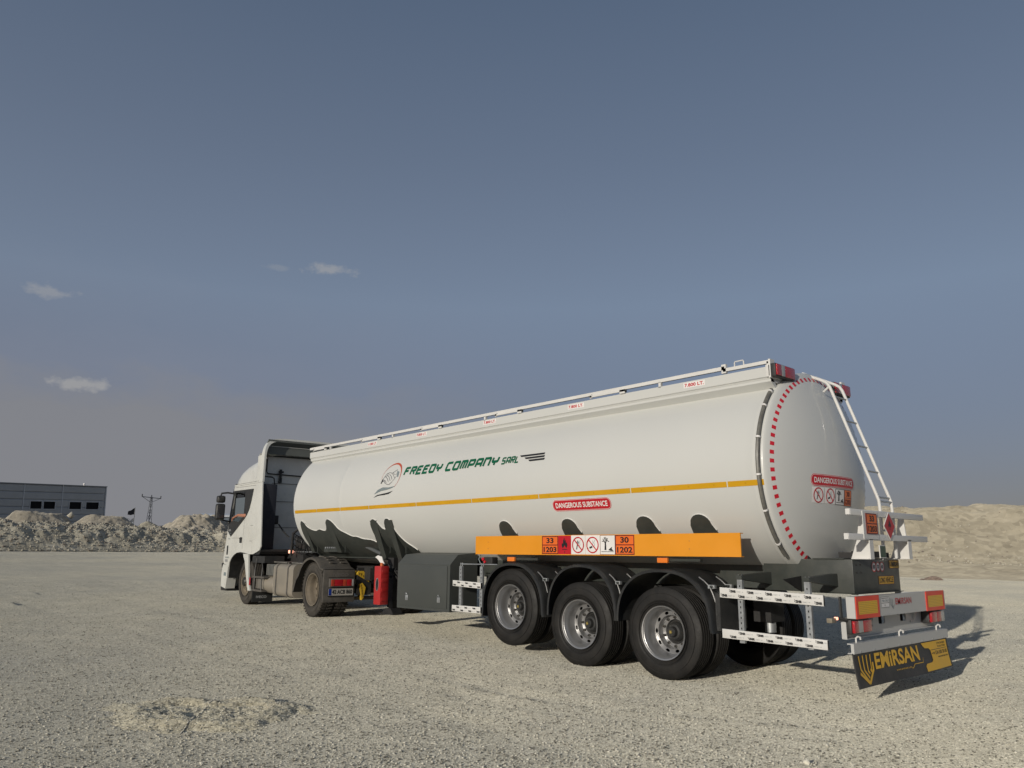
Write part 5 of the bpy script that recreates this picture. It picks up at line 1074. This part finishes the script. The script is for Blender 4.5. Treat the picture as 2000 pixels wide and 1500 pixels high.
# --- roof cap and wind deflector
def ysup(w, h, n=16, e=.42):
    return [(w * math.copysign(abs(math.cos(PI * k / n)) ** e, math.cos(PI * k / n)), h * abs(math.sin(PI * k / n)) ** e) for k in range(n + 1)]
rf = MB(); stn = [(5.04, 1.17, .0), (4.96, 1.19, .10), (4.86, 1.20, .27), (4.66, 1.205, .44), (4.40, 1.21, .53), (4.1, 1.215, .595), (3.65, 1.22, .66), (3.25, 1.222, .68), (3.24, 1.225, .68), (3.22, 1.225, .68)]; vs = []
for x, w, h in stn: vs += [(x, y, 2.76 + max(z, .002)) for y, z in ysup(w, h)]
K = 17; rf.add(vs, [(i * K + a, i * K + a + 1, (i + 1) * K + a + 1, (i + 1) * K + a) for i in range(len(stn) - 1) for a in range(K - 1)]).build('roof_cap', CABW, TK, 50)
MB().box(3.06, 4.98, 1.212, 1.238, 2.755, 2.785).build('roof_gutter', CABW, TK, 0); MB().box(3.08, 4.96, 1.226, 1.2285, 2.789, 2.797).build('roof_seam', mat('seam_grey', (.16, .155, .14), .8), TK, 0)
col_ = MB(); out_ = [(y, 2.76 + z) for y, z in ysup(1.232, 1.03, 28, .26)]; inn_ = [(y * .965, 2.76 + (z - .05 if z > .1 else z)) for y, z in ysup(1.232, 1.02, 28, .26)]
K = 29
def colx(z, inner=False): # front edge of the collar leans back as it climbs
    return 3.27 - .10 * max(0, (z - 3.3)) / .45
vs = [(colx(z), y, z) for y, z in out_] + [(3.05, y, z) for y, z in out_] + [(3.05, y, z) for y, z in inn_] + [(3.13, y, z) for y, z in inn_]
col_.add(vs, [(r * K + a, r * K + a + 1, ((r + 1) % 4) * K + a + 1, ((r + 1) % 4) * K + a) for r in range(4) for a in range(K - 1)]).build('roof_deflector', CABW, TK, 40)
sl_ = MB(); sl_.prism([(3.24, 3.42), (3.22, 3.62), (3.05, 3.745), (3.05, 3.70), (3.19, 3.60), (3.21, 3.42)], 'y', -1.16, 1.16).build('deflector_top', mat('panel_grey_green', (.12, .13, .12), .7), TK, 25)
MB().box(2.93, 2.955, -1.08, 1.08, 3.60, 3.665).build('deflector_beam', CABW, TK, 0)
MB().prism([(3.17, 3.40), (3.05, 3.62), (3.08, 3.62), (3.20, 3.40)], 'y', -1.16, 1.16).build('deflector_inner_panel', mat('panel_grey_green', (.12, .13, .12), .7), TK, 0)
MB().cyl((3.17, -1.15, 3.40), (3.17, 1.15, 3.40), .014, 6).build('seal_strip', BLACK, TK)
for s in (1, -1): MB().prism([(2.87, 1.30), (2.95, 1.22), (3.46, 1.22), (3.46, 3.38), (3.07, 3.40), (3.06, 2.76)], 'y', s * 1.205, s * 1.228).build('side_collar', CABW, TK, 0)
# rear of the cab
MB().box(3.08, 3.44, .86, 1.19, 1.12, 2.72, bev=.02).build('air_intake_duct', mat('duct_blue_black', (.010, .012, .020), .6, dirt=(DUSTC, .04, 6)), TK)
MB().box(3.08, 3.44, -1.19, -.86, 1.12, 2.72, bev=.02).build('air_intake_duct', BLACK, TK)
cb = MB(); cb.tube([(3.10, 1.06, 3.70), (3.13, 1.13, 3.45), (3.15, 1.16, 3.15), (3.15, 1.16, 2.72)], .016, 6); cb.tube([(3.10, .95, 3.70), (3.12, .95, 3.60), (3.17, 1.02, 3.50), (3.18, 1.02, 3.03), (3.18, .98, 2.985), (3.18, .10, 2.965)], .014, 6)
cb.tube([(2.95, 1.19, 2.90), (2.97, .95, 2.89), (2.98, .90, 2.86), (2.98, .86, 2.6), (2.98, .84, 2.2)], .016, 6); cb.build('cable_conduit', BLACK, TK)
MB().box(3.14, 3.19, .66, .71, 2.84, 3.10, bev=.008).tube([(3.15, .74, 3.04), (3.15, .62, 3.04)], .02, 6).box(3.14, 3.19, .65, .72, 2.78, 2.90, bev=.008).build('roof_latch', BLACK, TK)
for z in (2.77, 2.35, 1.75): MB().box(3.192, 3.1985, -.86, .86, z - .006, z + .006).build('panel_rib', mat('seam_grey', (.16, .155, .14), .8), TK, 0)
MB().box(3.05, 3.19, .70, .84, 1.82, 2.02, bev=.015).build('filter_housing', BLACK, TK)
MB().tube([(2.93, .74, 1.82), (2.88, .60, 1.62), (2.84, .5, 1.52)], .018, 6).build('filter_pipe', BLACK, TK)
# mirrors, visor
mr = MB().tube([(5.03, 1.20, 2.58), (5.08, 1.36, 2.60), (5.10, 1.50, 2.58), (5.10, 1.52, 2.5)], .022, 8); mr.tube([(5.22, 1.20, 1.90), (5.16, 1.40, 1.93), (5.12, 1.52, 1.96)], .018, 8); mo = mr.build('mirror_arm', BLACK, TK)
MB().box(4.985, 5.14, 1.42, 1.62, 2.345, 2.52, bev=.05).build('upper_mirror', BLACK, TK, 60)
ml = MB().box(4.99, 5.13, 1.41, 1.63, 1.93, 2.325, bev=.05).build('main_mirror', BLACK, TK, 60)
MB().box(4.98, 4.989, 1.44, 1.60, 1.98, 2.28).build('mirror_glass', mat('mirror_glass', (.04, .04, .045), .08), ml, 0)
mr = MB().tube([(5.03, -1.20, 2.58), (5.10, -1.50, 2.58), (5.12, -1.52, 1.96), (5.22, -1.20, 1.90)], .02, 8).box(5.0, 5.13, -1.63, -1.41, 1.95, 2.5, bev=.05).build('far_mirror', BLACK, TK, 60)
vs = [(x, y, z) for x, z in ((5.0, 2.80), (5.18, 2.60), (5.20, 2.61), (5.02, 2.82)) for y in (-1.16, 1.20)]; MB().add(vs, [(0, 1, 3, 2), (2, 3, 5, 4), (4, 5, 7, 6), (6, 7, 1, 0), (0, 2, 4, 6), (1, 7, 5, 3)]).build('sun_visor', BLACK, TK, 0)
# bumper and corner
bp = MB(); vs = []; prb = [(5.34, .86), (5.47, .80), (5.50, .62), (5.48, .36), (5.10, .30), (5.06, .78)]
for s in (1, -1): MB().prism([(5.46, .80), (5.49, .60), (5.47, .34), (5.11, .30), (5.06, .55), (5.03, .80), (5.10, .86), (5.40, .87)], 'y', s * 1.0, s * 1.225).build('bumper_corner', CABW, TK, 0)
MB().box(5.33, 5.58, -1.0, 1.0, .36, .84, bev=.04).build('bumper', CABW, TK); MB().box(5.15, 5.60, -1.19, 1.19, .24, .35, bev=.03).build('bumper_lip', BLACK, TK); MB().box(5.50, 5.70, -1.05, 1.05, .88, 1.5, bev=.02).build('grille', BLACK, TK); MB().box(5.44, 5.56, -1.22, 1.22, .78, .90, bev=.02).build('bumper_step', BLACK, TK)
MB().prism(rrect(5.14, .60, 5.30, .68, .015), 'y', 1.2255, 1.232).build('side_lamp', GREY, TK, 0); MB().prism(rrect(5.10, .93, 5.28, .995, .02), 'y', 1.2255, 1.232).build('side_indicator', LENSW, TK, 0)
# front wheel arch, trims and steps
aw = MB(); pts = [(5.02, .55)] + [(4.99, .80), (4.94, .93), (4.82, 1.02), (4.66, 1.09), (4.46, 1.145), (4.20, 1.165), (3.98, 1.13), (3.80, 1.05), (3.66, .90), (3.52, .60), (3.44, .34)]
vs = [(x, y, z) for x, z in pts for y in (1.20, .72)]; aw.add(vs, [(i * 2, i * 2 + 1, i * 2 + 3, i * 2 + 2) for i in range(len(pts) - 1)]); o = aw.build('front_wheel_arch', BLACK, TK); 
aw = MB(); vs = [(x, -y, z) for x, z in pts for y in (1.20, .72)]; aw.add(vs, [(i * 2, i * 2 + 1, i * 2 + 3, i * 2 + 2) for i in range(len(pts) - 1)]); aw.build('front_wheel_arch', BLACK, TK)
for s in (1, -1):
    MB().prism([(3.98, 1.14), (3.62, 1.13), (3.60, 1.05), (3.50, .60), (3.35, .33), (3.50, .33), (3.66, .62), (3.84, .98), (3.93, 1.06)], 'y', s * 1.20, s * 1.235).build('arch_trim', CABW, TK, 0)
MB().box(3.34, 3.42, 1.2355, 1.245, .45, .62, bev=.004).build('door_reflector', LENSR, TK)
stp = MB(); stp.box(2.72, 3.50, .72, 1.17, .95, 1.10); stp.build('step_shroud', BLACK, TK, 0)
MB().prism([(3.45, .34), (3.62, .66), (3.60, 1.08), (2.95, 1.08), (2.80, .70), (2.72, .66), (2.72, .34)], 'y', .70, .74).build('step_panel', mat('dusty_grey_panel', (.13, .125, .115), .7, dirt=((.27, .24, .19), .4, 5)), TK, 0)
q = MB(); q.box(2.62, 3.36, .78, 1.20, .62, .66); q.box(2.70, 3.40, .78, 1.20, .33, .37); q.build('cab_step', MUDG, TK, 0)
q = MB(); q.tube([(2.95, 1.15, 1.05), (2.80, 1.17, .85), (2.78, 1.19, .64), (2.76, 1.19, .34)], .014, 6); q.tube([(3.20, 1.17, 1.06), (3.25, 1.18, .8), (3.22, 1.19, .64), (3.20, 1.19, .35)], .014, 6); q.build('step_frame', BLACK, TK)
MB().box(2.78, 3.35, .80, 1.12, .38, .60, bev=.02).build('step_box', mat('dusty_grey_panel', (.13, .125, .115), .7), TK)
fp = MB().box(3.235, 3.255, .74, 1.21, .09, .335).build('front_mud_flap', FEND, TK, 0)
d = Decal(); d.text('IVECO', -1.12, .17, -.88, .225, LGREY, 1, .03); d.build('flap_lettering', fp, lambda u, v, h: (3.2345 - h, -u, v))
# fuel tank, silencer, boxes
ft = MB().prism(rrect(.66, .285, 1.16, .955, .11, 6), 'x', 1.06, 2.16).build('fuel_tank', BEIGE, TK, 40)
for x in (1.34, 1.98): 
    a = rrect(.652, .277, 1.168, .963, .115, 6); b = rrect(.66, .285, 1.16, .955, .11, 6); MB().prism(a, 'x', x - .03, x + .03, 0, [b]).build('tank_strap', mat('strap_dark', (.05, .048, .045), .6, dirt=(DUSTC, .3, 9)), ft, 0)
MB().lathe([(.05, 0), (.05, .03), (.04, .035), (.001, .035)], (1.75, .98, .955), 'z', 16).build('filler_cap', HUB, ft)
MB().lathe([(.001, 0), (.15, .01), (.185, .05), (.19, .12), (.19, .62), (.185, .68), (.13, .76), (.12, .86), (.001, .87)], (2.20, .95, .49), 'x', 28).build('silencer', BEIGE, TK)
bb = MB().box(2.20, 2.76, .62, 1.10, .69, .93, bev=.015).build('battery_box', mat('box_grey', (.12, .125, .12), .6, dirt=(DUSTC, .3, 6)), TK)
for k in range(6): MB().box(2.26 + k * .08, 2.275 + k * .08, 1.10, 1.105, .70, .92).build('box_rib', CHAS, bb, 0)
MB().box(-1.0, 5.3, .34, .42, .70, .96).box(-1.0, 5.3, -.42, -.34, .70, .96).build('frame_rail', DARK, TK, 0)
MB().box(.95, 2.9, -.75, .95, .965, .985).build('deck_plate', mat('deck_grey', (.10, .10, .095), .6, dirt=(DUSTC, .4, 5)), TK, 0)
MB().box(1.06, 2.4, -1.14, -.6, .30, .95).build('far_fuel_tank', BEIGE, TK, 0)
# machinery behind the cab
g = random.Random(9); 
en = MB().box(3.0, 4.8, -.5, .5, .55, 1.15).box(2.1, 2.9, -.45, .55, .95, 1.25, bev=.04).box(2.3, 2.85, -.2, .45, 1.2, 1.55, bev=.05); en.build('gearbox_housing', DARK, TK)
for k in range(16):
    x, y, z = 1.5 + g.random() * 1.2, -.5 + g.random() * 1.1, 1.0 + g.random() * .35
    MB().cyl((x, y, z), (x + (g.random() - .5) * .3, y + (g.random() - .5) * .4, z + g.random() * .15), .03 + g.random() * .05, 10).build('machinery_part', DARK if k % 3 else HUB, TK)
def coil(p0, p1, r, turns, tr, m_, name='air_coil'):
    p0, p1 = Vector(p0), Vector(p1); ax = (p1 - p0).normalized(); u = ax.orthogonal().normalized(); w = ax.cross(u); n_ = turns * 12
    return MB().tube([p0 + (p1 - p0) * (i / n_) + Vector((0, 0, -.12 * math.sin(PI * i / n_))) + (u * math.cos(2 * PI * i / 12) + w * math.sin(2 * PI * i / 12)) * r for i in range(n_ + 1)], tr, 5).build(name, m_, TK)
coil((2.7, .55, 1.55), (1.25, .45, 1.50), .055, 13, .010, BLACK); coil((2.7, .35, 1.50), (1.25, .30, 1.45), .055, 13, .010, BLACK); coil((2.6, .62, 1.35), (1.5, .60, 1.30), .05, 9, .010, DARK)
MB().tube([(2.4, .70, 1.12), (2.3, .72, 1.60), (2.25, .55, 1.75), (2.0, .45, 1.72), (1.9, .45, 1.4)], .03, 8).build('intake_pipe', DARK, TK)
MB().box(2.35, 2.80, -.75, -.55, 1.0, 2.2, bev=.05).build('exhaust_stack', DARK, TK)
# fifth wheel, mudguards, rear of frame
MB().prism(arc(.55, 0, .46, -150, 150, 20) + [(-.25, .12), (.10, .03), (.10, -.03), (-.25, -.12)], 'z', 1.045, 1.095).build('fifth_wheel', mat('greasy_steel', (.05, .045, .04), .35, metal=.6, dirt=((.15, .10, .06), .4, 9)), TK, 0)
MB().box(.3, .85, -.42, .42, .96, 1.045).build('fifth_wheel_mount', DARK, TK, 0)
def mudguard(sg):
    pts = [(.86, .42), (.74, .66)] + [(0.02 + .66 * math.cos(math.radians(a)) * 1.0, .50 + .615 * math.sin(math.radians(a))) for a in range(25, 136, 10)] + [(-.60, .90)]; vs = []; K = len(pts)
    for x, z in pts:
        d_ = Vector((x, z - .5)).normalized()
        for y, o_ in ((1.24, -.04), (1.245, 0), (1.20, .012), (.62, .012), (.62, 0), (1.20, 0), (1.235, -.01), (1.232, -.04)): vs.append((x + d_.x * o_, sg * y, z + d_.y * o_))
    o = MB().add(vs, [(i * 8 + a, i * 8 + (a + 1) % 8, i * 8 + 8 + (a + 1) % 8, i * 8 + 8 + a) for i in range(K - 1) for a in range(8)]).build('mudguard', MUDG, TK, 40)
    rb_ = MB()
    for y in (.78, 1.0): 
        for x, z in pts[6:13]: rb_.box(x - .06, x + .06, sg * (y - .03), sg * (y + .03), z + .008, z + .026)
    rb_.build('mudguard_rib', MUDG, o, 0)
    return o
mg = mudguard(1); mudguard(-1)
bk = MB().box(-.635, -.60, .60, 1.245, .30, .895, bev=.015).build('mudguard_back', MUDG, TK)
MB().box(-.645, -.636, .62, 1.16, .755, .76).build('back_seam', DARK, bk, 0)
d = Decal(); d.text('IVECO', -1.06, .775, -.74, .83, mat('worn_letter', (.13, .12, .11), .7), 1, .03); d.build('guard_lettering', bk, lambda u, v, h: (-.6355 - h, -u, v))
tl = MB().box(-.70, -.636, .64, 1.14, .58, .735, bev=.01).build('truck_tail_lamp', mat('lamp_housing', (.12, .11, .10), .5), TK)
for a, b, m_ in ((.66, .70, LENSW), (.705, .80, LENSR), (.805, .88, mat('lamp_orange_red', (.45, .06, .03), .15, coat=.5)), (.885, 1.05, LENSR), (1.055, 1.12, mat('lamp_orange_red', (.45, .06, .03), .15, coat=.5))): MB().box(-.715, -.70, a, b, .60, .72, bev=.004).build('lens', m_, tl)
npt = MB().box(-.66, -.652, .645, 1.145, .425, .555).build('number_plate', mat('plate_white', (.42, .40, .36), .5, dirt=((.2, .17, .13), .3, 20)), TK, 0); MB().box(-.655, -.636, .635, 1.155, .405, .565).build('plate_holder', BLACK, npt, 0)
d = Decal(); d.rect(-1.14, .43, -1.085, .55, BLUEB, 1); d.text('TR', -1.128, .437, -1.097, .455, PBLACK, 2); d.text('42 ACB 860', -1.07, .452, -.665, .530, PBLACK, 1, .03); d.build('plate_lettering', npt, lambda u, v, h: (-.6605 - h, -u, v))
# wheel chocks on the frame end, cross tube
for z, ang in ((.80, .5), (.50, 1.35)):
    ckp = [(-.16, -.07), (.14, -.07), (.15, .0), (.05, .05), (-.13, -.03)]; ca, sa = math.cos(ang), math.sin(ang); ck = MB().prism([(.42 + a * ca - b * sa, z + a * sa + b * ca) for a, b in ckp], 'x', -.66, -.50, 0, [[(.42 + a * ca - b * sa, z + a * sa + b * ca) for a, b in ((.02, -.03), (.09, -.03), (.05, .01))]] if z > .6 else []).build('wheel_chock', CHOCK, TK, 0)
    for k in range(5): a, b = -.09 + .05 * k, -.04; x_ = .42 + a * ca - b * sa; z_ = z + a * sa + b * ca; MB().box(-.665, -.66, x_ - .008, x_ + .008, z_ - .02, z_ + .02).build('chock_groove', mat('chock_dark', (.3, .19, .02), .6), ck, 0)
MB().box(-.64, -.60, .26, .56, .42, .93).build('chock_carrier', DARK, TK, 0)
MB().cyl((-.55, .15, .36), (-.55, .60, .36), .035, 12).build('cross_tube', MUDG, TK); MB().prism([(-.42, .70), (-1.0, .70), (-1.0, .95), (-.42, .95)], 'y', .26, .34).box(-1.05, -.98, -.5, .5, .72, .93).build('frame_end', DARK, TK, 0)
MB().prism([(-.30, .96), (-1.35, .90), (-1.40, .80), (-1.1, .86), (-.3, .90)], 'y', .05, .35).build('frame_ramp', MUDG, TK, 0)
MB().cyl((0, -.9, .505), (0, .9, .505), .09, 14).build('drive_axle', DARK, TK); MB().cyl((3.8, -.9, .505), (3.8, .9, .505), .06, 12).build('front_axle', DARK, TK)
dwh = make_wheel(TK, .505, .265, RUBD, RIMD, lug=True, name='drive_wheel'); dwh.location = (0, 1.19, .51)
c = copy_tree(dwh, TK, (0, -1.19, .51)); c.rotation_euler = (0, .4, PI)
fw = make_wheel(TK, .505, .285, RUBD, RIMD, dual=False, hub_out=True, name='front_wheel'); fw.location = (3.8, 1.19, .51)
c = copy_tree(fw, TK, (3.8, -1.19, .51)); c.rotation_euler = (0, .4, PI)
MB().tube([(2.62, .55, 1.20), (1.6, .60, 1.205), (1.0, .60, 1.21)], .010, 6).build('lamp_rod', GALV, TK); MB().box(2.60, 2.68, .57, .66, 1.165, 1.235, bev=.012).build('work_lamp', LAMPON, TK)
# seat and wheel inside
MB().box(3.52, 3.98, .35, .85, 1.30, 1.62, bev=.05).prism([(3.52, 1.55), (3.62, 1.55), (3.57, 2.30), (3.49, 2.30)], 'y', .38, .82).build('driver_seat', SEATM, TK)
MB().tube([(4.72 + .08 * math.cos(a), .6 + .21 * math.sin(a), 1.82 + .20 * math.cos(a)) for a in np.linspace(0, 2 * PI, 25)[:-1]], .014, 6, closed=True).cyl((4.72, .6, 1.82), (4.95, .6, 1.6), .03, 8).build('steering_wheel', BLACK, TK)
MB().box(4.75, 5.15, -1.15, 1.15, 1.3, 1.78, bev=.06).build('dashboard', BLACK, TK); MB().box(3.47, 3.485, -1.15, 1.15, 1.3, 2.6).build('rear_trim', SEATM, TK, 0)
for ch in list(bpy.data.objects):
    if ch.parent == TK and ch.name.split('.')[0] in ('cable_conduit', 'roof_latch', 'panel_rib', 'filter_housing', 'filter_pipe', 'seal_strip', 'deflector_inner_panel', 'deflector_beam'): ch.location.x += .245

# ================================================================== driver, leaning an arm out of the window
PS = empty('person', tuple(TK.matrix_world.translation)); PS.location = TK.location; PS.rotation_euler = TK.rotation_euler
tag(PS, 'driver in a faded red shirt resting a bare arm on the open cab window', 'person')
def skin_body(name, pts, edges, rad, m_, parent, lev=2, root=0):
    me = bpy.data.meshes.new(name); me.from_pydata(pts, edges, [])
    o = bpy.data.objects.new(name, me); COL.objects.link(o); sk_ = o.modifiers.new('s', 'SKIN'); sk_.use_smooth_shade = True
    for i, r in enumerate(rad): v = me.skin_vertices[0].data[i]; v.radius = r if isinstance(r, tuple) else (r, r); v.use_root = (i == root)
    ss = o.modifiers.new('d', 'SUBSURF'); ss.levels = lev; ss.render_levels = lev
    me.materials.append(m_); o.parent = parent; return o
# pelvis, spine, neck, head; arms; legs
P_ = [(3.72, .62, 1.70), (3.68, .62, 1.92), (3.70, .62, 2.12), (3.74, .62, 2.27), (3.77, .62, 2.36), (3.80, .62, 2.45), (3.80, .62, 2.54),
      (3.72, .82, 2.20), (3.86, 1.06, 2.06), (4.10, 1.235, 2.02), (4.45, 1.262, 2.04), (4.62, 1.275, 2.01), (4.72, 1.285, 1.975),
      (3.74, .42, 2.20), (3.86, .36, 1.95), (4.12, .42, 1.85), (4.36, .50, 1.88),
      (3.78, .74, 1.66), (4.18, .76, 1.66), (4.28, .76, 1.40), (3.78, .50, 1.66), (4.18, .48, 1.66), (4.28, .48, 1.40)]
E_ = [(0, 1), (1, 2), (2, 3), (3, 4), (4, 5), (5, 6), (2, 7), (7, 8), (8, 9), (9, 10), (10, 11), (11, 12), (2, 13), (13, 14), (14, 15), (15, 16), (0, 17), (17, 18), (18, 19), (0, 20), (20, 21), (21, 22)]
R_ = [(.15, .13), (.16, .12), (.17, .12), .06, .085, .10, .07, .07, .055, .045, .036, .028, (.040, .02), .07, .055, .045, .04, .09, .07, .055, .09, .07, .055]
body = skin_body('body', P_, E_, R_, SKIN, PS)
for k, (dz, ln, dy) in enumerate(((.022, .075, .010), (.008, .085, .014), (-.008, .08, .016), (-.022, .065, .012))):
    b0 = (4.73, 1.285, 1.972 + dz * .6); b1 = (4.73 + ln * .55, 1.285 + dy, 1.968 + dz); b2 = (4.73 + ln * .80, 1.285 + dy, 1.945 + dz); b3 = (4.73 + ln * .85, 1.285 + dy * .8, 1.915 + dz)
    skin_body('finger', [b0, b1, b2, b3], [(0, 1), (1, 2), (2, 3)], [.010, .009, .008, .007], SKIN, PS, 1)
skin_body('thumb', [(4.68, 1.285, 1.99), (4.73, 1.31, 1.97), (4.76, 1.315, 1.95)], [(0, 1), (1, 2)], [.011, .010, .008], SKIN, PS, 1)
Ps = P_[:3] + [(3.73, .62, 2.22)] + [P_[7], P_[8], (3.99, 1.17, 2.045), P_[13], P_[14], (4.0, .39, 1.9)]
skin_body('shirt', Ps, [(0, 1), (1, 2), (2, 3), (2, 4), (4, 5), (5, 6), (2, 7), (7, 8), (8, 9)], [(.17, .15), (.18, .14), (.19, .14), .075, .088, .075, .068, .088, .075, .07], SHIRT, PS)
MB().lathe([(.001, .105), (.05, .10), (.085, .07), (.10, .02), (.098, -.02)], (3.785, .62, 2.52), 'z', 18).build('hair', HAIR, PS)
hd = MB(); 
for s in (1, -1): hd.box(3.885, 3.897, .62 + s * .035 - .012, .62 + s * .035 + .012, 2.478, 2.488)
hd.box(3.885, 3.894, .60, .64, 2.415, 2.42); hd.build('face_detail', HAIR, PS, 0); MB().prism([(3.885, 2.485), (3.918, 2.445), (3.885, 2.44)], 'y', .608, .632).build('nose', SKIN, PS, 0)
